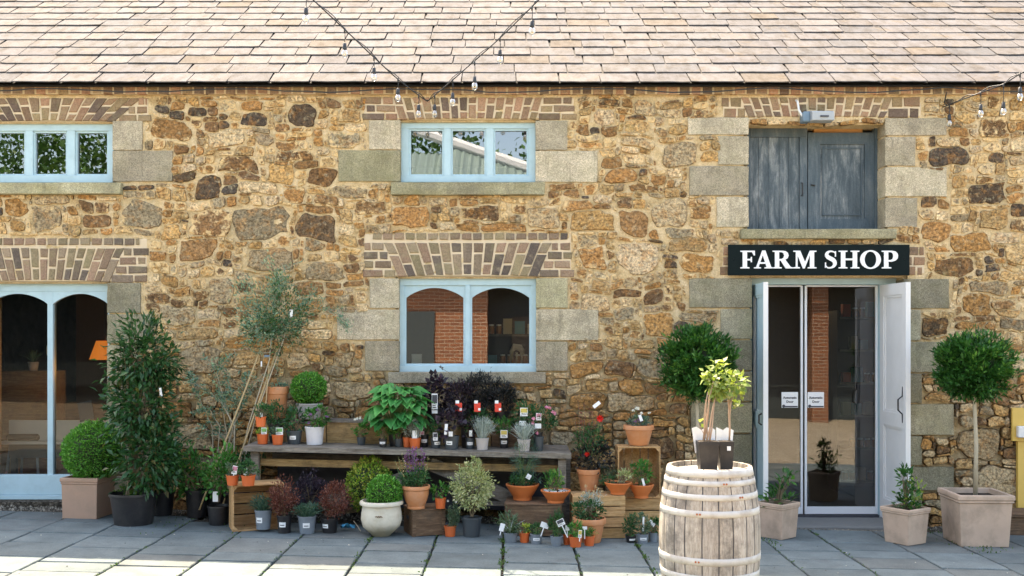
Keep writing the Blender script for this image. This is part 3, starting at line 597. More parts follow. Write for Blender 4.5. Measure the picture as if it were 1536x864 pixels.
# roof
def roof():
    mb=MB(); tanp=.649; ct=1/math.sqrt(1+tanp*tanp); stt=tanp*ct; E=.275; y0=-.16; z0=4.172
    def pt(x,u,h): return (x, y0+u*ct - h*stt, z0+u*stt+h*ct)
    u=0; k=0
    while u<5.0:
        ex=E*random.uniform(.985,1.015)*(1-.012*k); x=-6.9+random.uniform(0,.3)
        while x<6.9:
            wd=random.uniform(.33,.54)*(1-.012*k); g=.0058; c=random.choice([(.124,.115,.113),(.118,.111,.110),(.129,.119,.115),(.113,.108,.109),(.126,.115,.110),(.121,.112,.112)]); v=random.uniform(.88,1.1)
            if random.random()<.05: c=(.115,.096,.080)
            c=tuple(q_*v for q_ in c)+(1,)
            hl=random.uniform(.010,.017); hr=hl+random.uniform(-.003,.003); sk_=random.uniform(-.012,.012); th=.010
            n=7; bot=[];top=[];ub=[]
            for i in range(n):
                t=i/(n-1); xx=x+g+(wd-2*g)*t; rag=random.uniform(-.006,.005)-(.010 if i in (0,n-1) and random.random()<.35 else 0)*-1
                h=hl+(hr-hl)*t; bot.append(pt(xx,u+rag,h+.0)); top.append(pt(xx,u+rag+.004,h+.008))
            tl=pt(x+g+sk_,u+ex+.05,.006+.003); tr=pt(x+wd-g+sk_,u+ex+.05,.006+.003); bl=pt(x+g+sk_,u+ex+.05,-.006); br=pt(x+wd-g+sk_,u+ex+.05,-.006)
            vs=bot+top+[tr,tl,br,bl]; fs=[(i,i+1,n+i+1,n+i) for i in range(n-1)]
            fs.append(tuple(range(n,2*n))+(2*n,2*n+1)); fs.append((0,n,2*n+1,2*n+3)); fs.append((n-1,2*n+2,2*n,2*n-1)); fs.append(tuple(range(n-1,-1,-1))+(2*n+3,2*n+2))
            mb.add(vs,fs,0,c); x+=wd
        u+=ex; k+=1
    U=u+.05
    mb.add([pt(-6.9,0.02,-.004),pt(6.9,0.02,-.004),pt(6.9,U,-.004),pt(-6.9,U,-.004)],[(0,1,2,3)],1)
    mb.add([pt(-6.9,0.02,-.03),pt(6.9,0.02,-.03),pt(6.9,U,-.03),pt(-6.9,U,-.03)],[(3,2,1,0)],1)
    r=pt(0,U,0); mb.add([(-6.9,r[1],r[2]),(6.9,r[1],r[2]),(6.9,2*r[1]+.16,z0),(-6.9,2*r[1]+.16,z0)],[(0,1,2,3)],0,(.3,.28,.26,1))
    mb.build('roof',[M['slate'],simple('dark_underlay',(.02,.018,.016),.9)],barn)
roof()
fb=MB(); fb.box(-6.6,6.6,-.10,-.05,4.163,4.176); fb.build('fascia_board',simple('black_fascia',(.018,.018,.018),.6),barn)
# ---------------------------------------------------------------- windows
def arc(x0,x1,zs,za,n=14,flat=0):
    return [(x0+(x1-x0)*i/n, zs+(za-zs)*math.sin(PI*i/n)**.8) for i in range(n+1)]
def window(cols,ox0,ox1,oy0,oy1,py0,py1,archd=None,d=10.07,name='window'):
    mb=MB(); x0,z1=W(ox0,oy0,d); x1,z0=W(ox1,oy1,d); y=Y(d); pz1=W(0,py0,d)[1]; pz0=W(0,py1,d)[1]
    cs_=[(W(a,0,d)[0],W(b,0,d)[0]) for a,b in cols]
    mb.box(x0,x1,y,y+.07,pz1+.018,z1,ch=.003) if not archd else mb.box(x0,x1,y,y+.07,W(0,oy0+11,d)[1],z1,ch=.003)
    mb.box(x0,x1,y-.012,y+.07,z0,pz0-.018,ch=.003)
    bz0,bz1=pz0-.018,(pz1+.018 if not archd else W(0,oy0+11,d)[1])
    es=[x0]+[v for c in cs_ for v in (c[0]-.018,c[1]+.018)]+[x1]
    for i in range(0,len(es),2): mb.box(es[i],es[i+1],y,y+.07,bz0,bz1,ch=.003)
    # sash of each light, set a little back
    for (a,b) in cs_:
        y2=y+.018
        mb.box(a-.018,a,y2,y2+.04,bz0,bz1); mb.box(b,b+.018,y2,y2+.04,bz0,bz1); mb.box(a,b,y2+.001,y2+.04,bz0,pz0)
        if not archd: mb.box(a,b,y2+.001,y2+.04,pz1,bz1)
        else:
            zs,za=W(0,archd[0],d)[1],W(0,archd[1],d)[1]; A=arc(a,b,zs,za)
            for i in range(len(A)-1): mb.prism([A[i],A[i+1],(A[i+1][0],bz1),(A[i][0],bz1)],y2+.001,y2+.04)
    o=mb.build(name,M['blue'],barn)
    for (a,b) in cs_:
        g=MB(); g.add([(a-.004,y+.045,bz0),(b+.004,y+.045,bz0),(b+.004,y+.045,bz1),(a-.004,y+.045,bz1)],[(0,1,2,3)]); g.build('pane',M['glass'],o)
    return o
window([(-11,35),(52,97.5),(115,159.5)],-34,170,184.5,274,199,260.5)
window([(616,663),(679,726.5),(743,790)],600.5,804,181.5,273.5,195.5,261)
window([(609,695),(708,794)],597.5,804.5,417,558,446,545.5,archd=(446.5,431.5))
# tall shop window on the left with an arched head and a panelled foot
def tallwin():
    d=10.09; y=Y(d); mb=MB(); X=lambda p:W(p,0,d)[0]; Z=lambda p:W(0,p,d)[1]
    mb.box(X(-30),X(164),y,y+.08,Z(437),Z(425),ch=.003); mb.box(X(-30),X(164),y-.012,y+.08,Z(742),Z(712),ch=.003); mb.box(X(-30),X(164),y-.035,y+.08,Z(748.5),Z(742.5),ch=.003)
    for a,b in ((-30,-19),(71,79),(161.5,164)): mb.box(X(a),X(b),y+.003,y+.08,Z(712),Z(437))
    for a,b in ((-19,71),(79,161.5)):
        A=arc(X(a),X(b),Z(456),Z(440.5))
        for i in range(len(A)-1): mb.prism([A[i],A[i+1],(A[i+1][0],Z(437)),(A[i][0],Z(437))],y+.006,y+.05)
    o=mb.build('shop_window',M['blue'],barn)
    for a,b in ((-19,71),(79,161.5)):
        g=MB(); g.add([(X(a),y+.04,Z(712)),(X(b),y+.04,Z(712)),(X(b),y+.04,Z(437)),(X(a),y+.04,Z(437))],[(0,1,2,3)]); g.build('pane',M['glass_clear'],o)
    s=blockmb(W(-60,0)[0],W(164,0)[0],-.05,.3,-.1,Z(749),sd=4,amp=.012).build('threshold_stone',M['dirt'],barn)
tallwin()
# ---------------------------------------------------------------- loft doors
def loft():
    d=10.22; y=Y(d); X=lambda p:W(p,0,d)[0]; Z=lambda p:W(0,p,d)[1]
    k1=(1,1,1,1); k0=(1,1,1,.25)
    fr=MB(); fr.box(X(1118),X(1318),y-.02,y+.06,Z(191),Z(183.5),col=k0); fr.box(X(1118),X(1125),y-.02,y+.06,Z(345),Z(191),col=k0); fr.box(X(1311),X(1318),y-.02,y+.06,Z(345),Z(191),col=k0)
    fr.build('loft_door_frame',M['door_blue'],barn)
    L=MB(); x=1125.5
    for b in (1138,1152.5,1169,1183,1199): L.box(X(x),X(b)-.003,y+random.uniform(0,.004),y+.03,Z(343.5),Z(206),col=k1); x=b
    L.box(X(1199),X(1210.3),y-.012,y+.03,Z(343.5),Z(206),col=(1,1,1,.5)); L.box(X(1125.5),X(1210.3),y-.014,y+.03,Z(205.8),Z(192),col=(1,1,1,.35))
    lo=L.build('loft_door_leaf',M['door_blue'],barn); tag(lo,'left loft leaf of bare weathered vertical boards')
    h=MB(); hx,hz=W(1202,285,d); h.tube([(hx,y-.016,hz+.07),(hx,y-.04,hz+.06),(hx,y-.04,hz-.05),(hx,y-.016,hz-.06)],.006); h.build('pull_handle',M['iron'],lo)
    Rr=MB(); Rr.box(X(1212),X(1227),y-.004,y+.03,Z(343.5),Z(199),col=(1,1,1,.45)); Rr.box(X(1300.5),X(1311),y-.004,y+.03,Z(343.5),Z(199),col=k0)
    Rr.box(X(1227),X(1300.5),y-.0045,y+.03,Z(213),Z(199),col=k0); Rr.box(X(1227),X(1300.5),y-.0045,y+.03,Z(343.5),Z(331.5),col=k0); Rr.box(X(1227),X(1300.5),y+.02,y+.03,Z(331.5),Z(213),col=k1)
    for a,b,c,dd,e in ((1227,1300.5,213,216,0),(1227,1300.5,328.5,331.5,0),(1227,1230,216,328.5,0),(1297.5,1300.5,216,328.5,0),(1234,1293.5,221,223,.008),(1234,1293.5,321,323,.008),(1234,1236,223,321,.008),(1291.5,1293.5,223,321,.008)):
        Rr.box(X(a),X(b),y+.002+e,y+.025,Z(dd),Z(c),col=k0)
    ro=Rr.build('loft_door_leaf',M['door_blue'],barn); tag(ro,'right loft leaf with a single recessed panel')
    kn=MB(); hx,hz=W(1219,278,d); kn.tube([(hx-.02,y-.012,hz+.005),(hx+.02,y-.014,hz-.005)],.006); kn.build('latch',M['iron'],ro)
    wd=MB(); wd.box(X(1223),X(1296),y+.04,y+.1,Z(199),Z(191.3)); wd.build('lintel_timber',simple('orange_timber',(.60,.30,.10),.6),barn)
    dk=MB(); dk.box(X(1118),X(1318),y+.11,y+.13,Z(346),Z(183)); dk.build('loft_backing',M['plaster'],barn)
loft()
# ---------------------------------------------------------------- shop entrance
def entrance():
    d=10.26; y=Y(d); X=lambda p:W(p,0,d)[0]; Z=lambda p:W(0,p,d)[1]
    fr=MB(); x0,x1=RO['shop'][0],RO['shop'][1]
    fr.box(x0,x1,y-.06,y+.06,Z(427),Z(415)); fr.box(x0,X(1146.5),y-.058,y+.06,-.08,Z(427)); fr.box(X(1318),x1,y-.058,y+.06,-.12,Z(427)); fr.build('door_frame',M['blue'],barn)
    def gl(a,b,name='sliding_glass_door'):
        m=MB(); s=3.2
        m.box(X(a),X(a+s),y+.01,y+.05,Z(771.5),Z(428),ch=.002); m.box(X(b-s),X(b),y+.01,y+.05,Z(771.5),Z(428),ch=.002); m.box(X(a+s),X(b-s),y+.012,y+.05,Z(771.5),Z(760.5),ch=.002); m.box(X(a+s),X(b-s),y+.012,y+.05,Z(430),Z(427.5),ch=.002)
        o=m.build(name,M['alu'],barn); g=MB(); g.add([(X(a+s),y+.03,Z(760.5)),(X(b-s),y+.03,Z(760.5)),(X(b-s),y+.03,Z(430)),(X(a+s),y+.03,Z(430))],[(0,1,2,3)]); g.build('pane',M['glass_door'],o); return o
    a=gl(1147.5,1204.8); b=gl(1207.8,1317.5)
    for par,cx in ((a,1185.5),(b,1224.5)):
        n=MB(); x,z=W(cx,600,d); n.box(x-.082,x+.082,y+.018,y+.022,z-.078,z+.078); c=n.build('notice',M['paper'],par)
        for i,tx in enumerate(('Automatic','Door')):
            cu=bpy.data.curves.new('t','FONT'); cu.body=tx; cu.size=.032; cu.align_x='CENTER'; cu.offset=.0012; ob=bpy.data.objects.new('t',cu); C.objects.link(ob); bpy.context.view_layer.update()
            me=bpy.data.meshes.new_from_object(ob); C.objects.unlink(ob); 
            for v in me.vertices: v.co=Vector((v.co.x+x,y+.016,v.co.y+z+.012-.040*i))-WL(par)
            me.materials.clear(); me.materials.append(M['print']); t=bpy.data.objects.new('notice_lettering',me); C.objects.link(t); t.parent=par
        bar=MB(); bar.box(x-.062,x+.078,y+.0165,y+.0195,z-.074,z-.060); bar.lathe([(.0,0),(.013,0)],16,(0,0,0)); 
        bar.v=bar.v[:8]+[(x-.062+v[0]*1.2,y+.0155,z-.062+v[1]*1.2) for v in bar.v[8:]]; bar.build('notice_logo_bar',M['print'],par)
    # opened outer leaves
    def leaf(hx,ox,yo,face_out,face_in,lab,hinge_y):
        p0=Vector((hx,hinge_y,0)); p1=Vector((ox,yo,0)); L=(p1-p0).length; ang=math.atan2(p1.y-p0.y,p1.x-p0.x)
        m=MB(); H=2.30; z0=-.045; T=.045; n=1
        # local: x along leaf, y thickness
        def B(xa,xb,za,zb,t0,t1,mi): m.box(xa,xb,t0,t1,za,zb,mi)
        s=.085
        for xa,xb,za,zb in ((0,s,0,H),(L-s,L,0,H),(s,L-s,H-.11,H),(s,L-s,.93,1.06),(s,L-s,0,.20)): B(xa,xb,za,zb,0,T,0)
        for za,zb in ((.20,.93),(1.06,H-.11)):
            B(s,L-s,za,zb,.017,T-.017,0); B(s,s+.022,za,zb,.007,T-.007,0); B(L-s-.022,L-s,za,zb,.007,T-.007,0); B(s+.022,L-s-.022,za,za+.022,.007,T-.007,0); B(s+.022,L-s-.022,zb-.022,zb,.007,T-.007,0)
        Mx=Matrix.Translation((p0.x,p0.y,z0))@Matrix.Rotation(ang,4,'Z')
        m.v=[tuple(Mx@Vector(v)) for v in m.v]
        # paint: the outside face is blue, the inside and edges white
        dirv=(Mx.to_3x3()@Vector((0,1,0))).normalized()
        for i,f in enumerate(m.f):
            a_,b_,c_=[Vector(m.v[k]) for k in f[:3]]; nn=(b_-a_).cross(c_-a_).normalized(); dd=nn.dot(dirv)
            m.m[i]=(face_out if dd>.9 else (face_in if dd<-.9 else 1))
        o=m.build('outer_door_leaf',[M['blue'],M['white']],barn); tag(o,lab); return o,Mx,L
    o1,M1,L1=leaf(2.385,2.345,-.42,1,0,'blue outer leaf folded open on the left of the shop entrance',.20)
    o2,M2,L2=leaf(3.655,3.675,-.42,1,1,'off-white outer leaf folded open on the right of the shop entrance',.20)
    h=MB(); c=[M1@Vector((L1-.06,t,zz)) for t,zz in ((-.004,1.07),(-.03,1.05),(-.03,.98),(-.004,.96))]; h.tube(c,.008); h.build('latch',M['iron'],o1)
    h=MB(); c=[M2@Vector((L2-.07,t,zz)) for t,zz in ((-.004,1.32),(-.004,1.23),(-.045,1.20),(-.045,1.10),(-.004,1.06),(-.004,.98))]; h.tube(c,[.004,.007,.008,.008,.007,.004]); h.build('pull_handle',M['iron'],o2)
    st=blockmb(RO['shop'][0]-.02,RO['shop'][1],-.30,.22,-.15,-.052,sd=8,amp=.006); st.build('doorstep',simple('worn_concrete_step',(.17,.17,.16),.9,.15,12,.5),barn,bevel=.012)
    dk=MB(); dk.box(X(1146),X(1320),y-.02,y+.06,-.06,Z(772.3)); dk.build('door_track',M['print'],barn)
entrance()
# ---------------------------------------------------------------- sign
def poly_letter(splines,x,z,s,y,depth):
    cu=bpy.data.curves.new('l','CURVE'); cu.dimensions='2D'; cu.fill_mode='BOTH'; cu.extrude=depth
    for pts in splines:
        sp=cu.splines.new('POLY'); sp.points.add(len(pts)-1); sp.use_cyclic_u=True
        for p_,(a,b) in zip(sp.points,pts): p_.co=(a,b,0,1)
    ob=bpy.data.objects.new('l',cu); C.objects.link(ob); bpy.context.view_layer.update(); me=bpy.data.meshes.new_from_object(ob); C.objects.unlink(ob)
    vs=[(x+v.co.x*s,y-v.co.z,z+v.co.y*s) for v in me.vertices]; fs=[tuple(p_.vertices) for p_ in me.polygons]; return vs,fs
def ell(cx,cy,rx,ry,n=36): return [(cx+rx*math.cos(2*PI*i/n),cy+ry*math.sin(2*PI*i/n)) for i in range(n)]
bowl=lambda lo:[(.37,lo),(.52,lo+.01),(.61,lo+.06),(.66,(lo+.92)/2),(.61,.86),(.52,.91),(.37,.92)]
LT={'F':[[(0,0),(.52,0),(.52,.06),(.38,.08),(.38,.45),(.57,.45),(.60,.35),(.66,.35),(.66,.65),(.60,.65),(.57,.54),(.38,.54),(.38,.92),(.66,.92),(.76,.73),(.83,.73),(.82,1),(0,1),(0,.94),(.13,.92),(.13,.08),(0,.06)]],
'H':[[(0,0),(.5,0),(.5,.06),(.38,.08),(.38,.46),(.80,.46),(.80,.08),(.68,.06),(.68,0),(1.18,0),(1.18,.06),(1.05,.08),(1.05,.92),(1.18,.94),(1.18,1),(.68,1),(.68,.94),(.80,.92),(.80,.56),(.38,.56),(.38,.92),(.5,.94),(.5,1),(0,1),(0,.94),(.13,.92),(.13,.08),(0,.06)]],
'M':[[(0,0),(.4,0),(.4,.06),(.27,.09),(.27,.74),(.57,0),(.67,0),(.97,.76),(.97,.08),(.85,.06),(.85,0),(1.34,0),(1.34,.06),(1.21,.08),(1.21,.92),(1.34,.94),(1.34,1),(.96,1),(.69,.36),(.42,1),(.03,1),(.03,.94),(.17,.92),(.17,.09),(0,.06)]],
'A':[[(0,0),(.40,0),(.40,.06),(.27,.08),(.33,.26),(.66,.26),(.72,.08),(.60,.06),(.60,0),(1.08,0),(1.08,.06),(.98,.08),(.65,1.01),(.47,1.01),(.13,.08),(0,.06)],[(.36,.35),(.50,.75),(.63,.35)]],
'R':[[(0,0),(.52,0),(.52,.06),(.38,.08),(.38,.44),(.46,.44),(.74,0),(1.14,0),(1.14,.06),(1.03,.08),(.72,.49),(.85,.57),(.91,.72),(.87,.87),(.75,.97),(.58,1),(0,1),(0,.94),(.13,.92),(.13,.08),(0,.06)],bowl(.53)],
'P':[[(0,0),(.54,0),(.54,.06),(.38,.08),(.38,.38),(.58,.38),(.78,.44),(.90,.56),(.93,.70),(.90,.84),(.78,.96),(.58,1),(0,1),(0,.94),(.13,.92),(.13,.08),(0,.06)],bowl(.47)],
'O':[ell(.59,.5,.59,.53),ell(.59,.5,.335,.45)]}
SS=[(.66,.80,.03),(.57,.92,.07),(.40,.965,.085),(.24,.92,.13),(.155,.80,.19),(.20,.66,.22),(.36,.56,.235),(.53,.46,.235),(.62,.31,.21),(.56,.14,.16),(.40,.045,.095),(.20,.045,.07),(.09,.19,.03)]
def spoly():
    # smooth the spine
    P=[]; n=len(SS)
    for i in range(n-1):
        p0,p1,p2,p3=SS[max(i-1,0)],SS[i],SS[i+1],SS[min(i+2,n-1)]
        for k in range(4):
            t=k/4; P.append(tuple(.5*((2*p1[c])+(-p0[c]+p2[c])*t+(2*p0[c]-5*p1[c]+4*p2[c]-p3[c])*t*t+(-p0[c]+3*p1[c]-3*p2[c]+p3[c])*t**3) for c in range(3)))
    P.append(SS[-1]); l=[];r=[]
    for i in range(len(P)):
        a,b=P[max(i-1,0)],P[min(i+1,len(P)-1)]; dx,dy=b[0]-a[0],b[1]-a[1]; m=math.hypot(dx,dy) or 1; nx_,ny_=-dy/m,dx/m; h=P[i][2]/2
        l.append((P[i][0]+nx_*h,P[i][1]+ny_*h)); r.append((P[i][0]-nx_*h,P[i][1]-ny_*h))
    return l+r[::-1]
LT['S']=[spoly()]
def sign():
    d=9.93; x0,z1=W(1092.6,367,d); x1,z0=W(1364.5,413,d); y=Y(d); r=thing('shop_sign','long dark sign reading FARM SHOP in white capitals above the entrance','sign',((x0+x1)/2,y+.02,z0))
    b=MB(); b.box(x0,x1,y,y+.03,z0,z1); b.build('sign_board',M['sign'],r,bevel=.002)
    s=(402.6-376)/F*d; xs={0:0,1:.77,2:1.83,3:2.98,4:4.75,5:5.58,6:6.80,7:8.03}
    bx,bz=W(1110.3,402.7,d); sc_=(1347-1110.3)/F*d/8.97; 
    m=MB()
    for i,ch in enumerate('FARMSHOP'):
        vs,fs=poly_letter([[(a*sc_/s,b_) for a,b_ in sp] for sp in LT[ch]],bx+xs[i]*sc_,bz,s,y-.006,.005); m.add(vs,fs)
        if ch=='S':
            for a in ((.62,.68,.66,.97),(.055,.115,.03,.34)): m.box(bx+(xs[i]+a[0])*sc_,bx+(xs[i]+a[1])*sc_,y-.0115,y-.001,bz+a[2]*s,bz+a[3]*s)
    m.build('sign_lettering',M['letter'],r)
    for a in (1100,1228.5,1357):
        q_=MB()
        xx,zz=W(a,389 if a==1228.5 else 389,d); 
        if a!=1228.5: q_.lathe([(.006,0),(.004,.003)],8); q_.v=[(xx+v[0],y-v[2],zz+v[1]) for v in q_.v]; q_.build('screw',M['iron'],r)
sign()
# ---------------------------------------------------------------- interior seen through the glass
def interior_lights():
    for (n,x,y,z,e,c) in (('amber_lamp_light',-4.25,1.0,1.40,2.0,(1,.45,.12)),('shop_spot_light',3.3,2.6,2.3,.9,(1,.8,.55)),('shop_spot_light',-4.6,2.2,2.2,1.0,(1,.85,.65)),('shop_spot_light',.4,1.2,2.25,.7,(1,.85,.65))):  # left-window and centre-window shop spots are fill lights added to brighten the interiors
        l=bpy.data.lights.new(n,'POINT'); l.energy=e; l.color=c; l.shadow_soft_size=.05; o=bpy.data.objects.new(n,l); C.objects.link(o); o.location=(x,y,z); o.parent=barn
        if n[0]=='s':
            m=MB(); m.lathe([(.045,0),(.05,.03)],16,(x,y,z+.09)); m.build('ceiling_spot_and_fill',M['ledspot'],barn)  # glowing disc fixtures, made up where they sit at the added fill lights
interior_lights()
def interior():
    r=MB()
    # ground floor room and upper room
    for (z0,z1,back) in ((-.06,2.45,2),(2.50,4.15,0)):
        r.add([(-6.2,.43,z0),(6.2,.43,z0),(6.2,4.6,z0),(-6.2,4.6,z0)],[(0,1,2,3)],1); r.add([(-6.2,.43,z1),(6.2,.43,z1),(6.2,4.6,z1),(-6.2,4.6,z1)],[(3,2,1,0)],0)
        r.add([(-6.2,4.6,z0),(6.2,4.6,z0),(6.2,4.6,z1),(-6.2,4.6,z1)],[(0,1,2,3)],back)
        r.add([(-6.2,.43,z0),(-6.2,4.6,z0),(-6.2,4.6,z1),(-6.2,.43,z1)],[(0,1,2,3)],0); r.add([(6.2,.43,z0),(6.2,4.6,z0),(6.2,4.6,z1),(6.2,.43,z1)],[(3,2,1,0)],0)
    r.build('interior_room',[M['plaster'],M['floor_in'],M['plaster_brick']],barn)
interior()
def shelf(x,y,wd,h,n,lab,seed):
    rr=random.Random(seed); t=thing('shelf_unit',lab,'shelf',(x,y,-.05)); b=MB(); 
    b.box(-wd/2,-wd/2+.03,0,.32,0,h); b.box(wd/2-.03,wd/2,0,.32,0,h); b.box(-wd/2,wd/2,.32,.34,0,h)
    b.build('side_frame',M['shelf'],t,local=True)
    for i in range(n):
        z=.1+i*(h-.2)/(n-1); s=MB(); s.box(-wd/2+.03,wd/2-.03,.002,.318,z,z+.025); s.build('shelf_board',M['greywood'],t,local=True)
        xx=x-wd/2+.08
        while xx<x+wd/2-.12:
            k=rr.choice(['jar','jar','box','gap'])
            if k=='jar':
                j=thing('jar','small amber preserve jar on the shop shelves behind the glass','jar',(xx+.035,y+.08,z-.05+.026),group='jars on the shop shelves')
                m=MB(); m.lathe([(.03,0),(.034,.01),(.034,.075),(.026,.09)],12); m.build('jar_body',M['jar'],j,smooth=True,local=True); m=MB(); m.lathe([(.029,.09),(.029,.108)],12,cap1=True); m.build('lid',M['letter'],j,local=True); xx+=.085
            elif k=='box':
                c=rr.choice([('red','boxred'),('blue','boxblue'),('cream','jar2')]); m=MB(); w_=rr.uniform(.07,.12); hh=rr.uniform(.1,.18); m.box(0,w_,0,.08,0,hh)
                o=m.build('carton',M[c[1]],None); o.location=(xx,y+.04,z-.05+.026); tag(o,'small %s carton standing on the shop shelves behind the glass'%c[0],'carton','%s cartons on the shop shelves'%c[0]); xx+=w_+.03
            else: xx+=.09
shelf(4.42,1.9,1.3,2.1,6,'dark shelf unit stocked with jars behind the right glass door',3)
shelf(.25,1.6,1.2,1.9,6,'dark shelf unit stocked with jars behind the lower centre window',5)
# table inside the tall window, with its things
t=thing('marble_counter','white marble topped counter behind the tall left window','counter',(-4.75,.55,0)); m=MB(); m.box(-.45,1.05,.06,.10,.67,.88); m.build('splashback',M['marble'],t,local=True); m=MB(); m.box(-.5,1.1,-.02,.45,.64,.67); m.build('counter_top',M['marble'],t,local=True)
m=MB(); m.box(-.42,1.0,.0,.04,.50,.64); m.build('apron',M['shelf'],t,local=True)
for xx in (-.4,.96):
    m=MB(); m.box(xx,xx+.05,0,.05,-.05,.50); m.build('leg',M['shelf'],t,local=True)
m=MB(); m.lathe([(.30,0),(.36,.10),(.34,.24),(.22,.34),(.0,.38)],28,wob=.1); o=m.build('wicker_basket',M['wicker'],None,smooth=True); o.location=(-4.55,.95,-.0); tag(o,'pale woven basket heap on the floor beneath the marble counter','basket')
t=thing('pendant_lamp','small amber lit lamp hanging inside the tall left window','lamp',(-4.36,1.0,1.70)); m=MB(); m.lathe([(.09,0),(.16,-.20)],20,cap0=False); m.build('lamp_shade',M['lamp'],t,smooth=True,local=True); m=MB(); m.tube([(0,0,0),(0,0,.8)],.004); m.build('cord',M['cable'],t,local=True)
t=thing('hanging_tag','small pale wooden tag hanging on a string in the tall window','tag',(-4.66,.33,1.62)); m=MB(); m.box(-.022,.022,0,.006,-.06,.03); m.build('tag_board',M['jar2'],t,local=True); m=MB(); m.tube([(0,.003,.03),(0,.003,.62)],.003); m.build('string',M['jar2'],t,local=True)
m=MB(); m.box(-.075,.075,0,.01,0,.2); o=m.build('slate_menu_card',M['print'],None); o.location=(-4.37,.56,.885); o.rotation_euler=(R(-12),R(-14),0); tag(o,'small dark menu card leaning on the marble counter','menu card')
m=MB(); m.box(-.4,.4,0,.35,0,1.0); o=m.build('painted_dresser',M['oldwood'],None); o.location=(-4.95,2.2,-.05); tag(o,'plain brown dresser deep inside behind the tall window','dresser')
# hare figurine inside the centre window
def hare():
    x,z=W(775,545,10.2); t=thing('animal_figurine','small pale carved animal figurine on the inside sill of the centre window','figurine',(x,.2,z))
    m=MB(); m.tube([(-.055,0,.03),(-.05,0,.12),(-.02,0,.165),(.03,0,.155),(.06,0,.12),(.065,0,.085)],[.012,.022,.034,.036,.026,.012],8); m.build('body',M['jar2'],t,smooth=True,local=True)
    for a in (-.045,.0,.045):
        l=MB(); l.tube([(a,0,.11),(a*1.15,.0,.06),(a*1.2-.006,.0,.0)],[.014,.009,.007],6); l.build('leg',M['jar2'],t,smooth=True,local=True)
hare()
m=MB(); x0,z=W(606,548,10.2); x1,_=W(797,548,10.2); m.box(x0,x1,.125,.34,z-.03,z); m.build('inner_sill',M['white'],barn)
m=MB(); x,z=W(625,546,10.25); m.box(-.05,.05,0,.02,0,.10); o=m.build('picture_frame',M['letter'],None); o.location=(x,.24,z); tag(o,'little white frame standing inside the left half of the centre window','picture frame')
# ---------------------------------------------------------------- the yard opposite, seen only as reflections
def yard():
    b=thing('yard_building','brick and dark timber outbuilding across the yard with ribbed metal roof','building',(0,-13,0))
    t=NT('yard_brick'); br=t.n('ShaderNodeTexBrick'); br.inputs['Scale'].default_value=1; br.inputs['Brick Width'].default_value=.23; br.inputs['Row Height'].default_value=.076; br.inputs['Mortar Size'].default_value=.008
    br.inputs['Color1'].default_value=(.27,.10,.045,1); br.inputs['Color2'].default_value=(.19,.07,.035,1); br.inputs['Mortar'].default_value=(.35,.27,.2,1)
    mp=t.n('ShaderNodeMapping'); mp.inputs['Rotation'].default_value=(R(90),0,0); t.l(t.coord(),mp.inputs['Vector']); t.l(mp.outputs[0],br.inputs['Vector']); bm_=t.done(br.outputs['Color'],.9); m=MB(); m.add([(1.2,-12.1,3.32),(9.8,-12.1,3.32),(9.8,-17,5.0),(1.2,-17,5.0)],[(0,1,2,3)]); m.build('slate_roof',M['darkwood'],b)
    tim=simple('dark_green_timber',(.035,.05,.055),.7)
    m=MB()
    for a,c in ((-7.4,-6.9),(-2.4,-.55),(2.2,2.6),(6.75,7.12)): m.box(a,c,-13.4,-12.5,-.2,3.3)
    m.build('brick_pier',bm_,b)
    m=MB(); m.box(-14.5,12,-13.4,-12.6,2.9,3.3); m.box(-2.4,-1.72,-12.49,-12.45,0,2.3); m.build('dark_lintel',tim,b)
    m=MB(); m.box(-14.5,12,-13.6,-13.5,-.3,3.3); m.build('dark_back_wall',tim,b)
    m=MB()
    for a,c in ((-7.5,-6.1),(.0,1.4),(3.0,5.2)): 
        m.box(a,c,-13.45,-13.40,.1,2.2)
    m.build('timber_door',M['darkwood'],b)
    m=MB(); n=160; x0,x1=-9.6,1.2; vs=[];fs=[]
    for i in range(n+1):
        x=x0+(x1-x0)*i/n; h=.035*math.sin(x*2*PI/.19); vs+= [(x,-12.1,3.3+h),(x,-17.5-max(0,(x-0.2))*0,6.75+h+.25-max(0,x+1.87)*.33-.3*(x<-1.87))]
    for i in range(n): fs.append((2*i,2*i+2,2*i+3,2*i+1))
    m.add(vs,fs); m.build('ribbed_roof',simple('ribbed_green_grey_metal',(.20,.27,.25),.5,.1,5,.1),b)
    m=MB(); m.tube([(-14.5,-12.05,3.3),(9.8,-12.05,3.25)],.06,8); m.build('gutter',M['alu'],b); m=MB(); m.tube([(-2.6,-17.4,7.3),(1.3,-17.4,6.0)],.16,8); m.build('ridge_flashing',M['alu'],b)
    for k,(x,y,s,lab) in enumerate(((-9,-24,5.2,'broad green tree behind the yard roof at its far left'),(-15,-27,6.0,'largest tree beyond the outbuilding'),(-4.6,-25,5.3,'green tree behind the middle of the ribbed roof'),(2.6,-29,4.9,'round tree at the open end of the yard'))):
        t=thing('yard_tree',lab,'tree',(x,y,gz(x)),group='trees beyond the yard'); tr=MB(); tr.tube([(0,0,0),(.1,0,s*.6),(0,.1,s*1.2)],[.3,.22,.08],8); tr.build('trunk',M['stem'],t,local=True)
        n=9000; cl=rg.normal(size=(60,3)); cl/=np.linalg.norm(cl,axis=1)[:,None]; cl*=rg.uniform(.4,1,(60,1))*np.array([s*.75,s*.75,s*.6]); cl[:,2]+=s*1.15
        P=cl[rg.integers(0,60,n)]+rg.normal(size=(n,3))*s*.13; leafmesh('crown',P,rg.normal(size=(n,3)),.24,.14,LF['tree'],t)
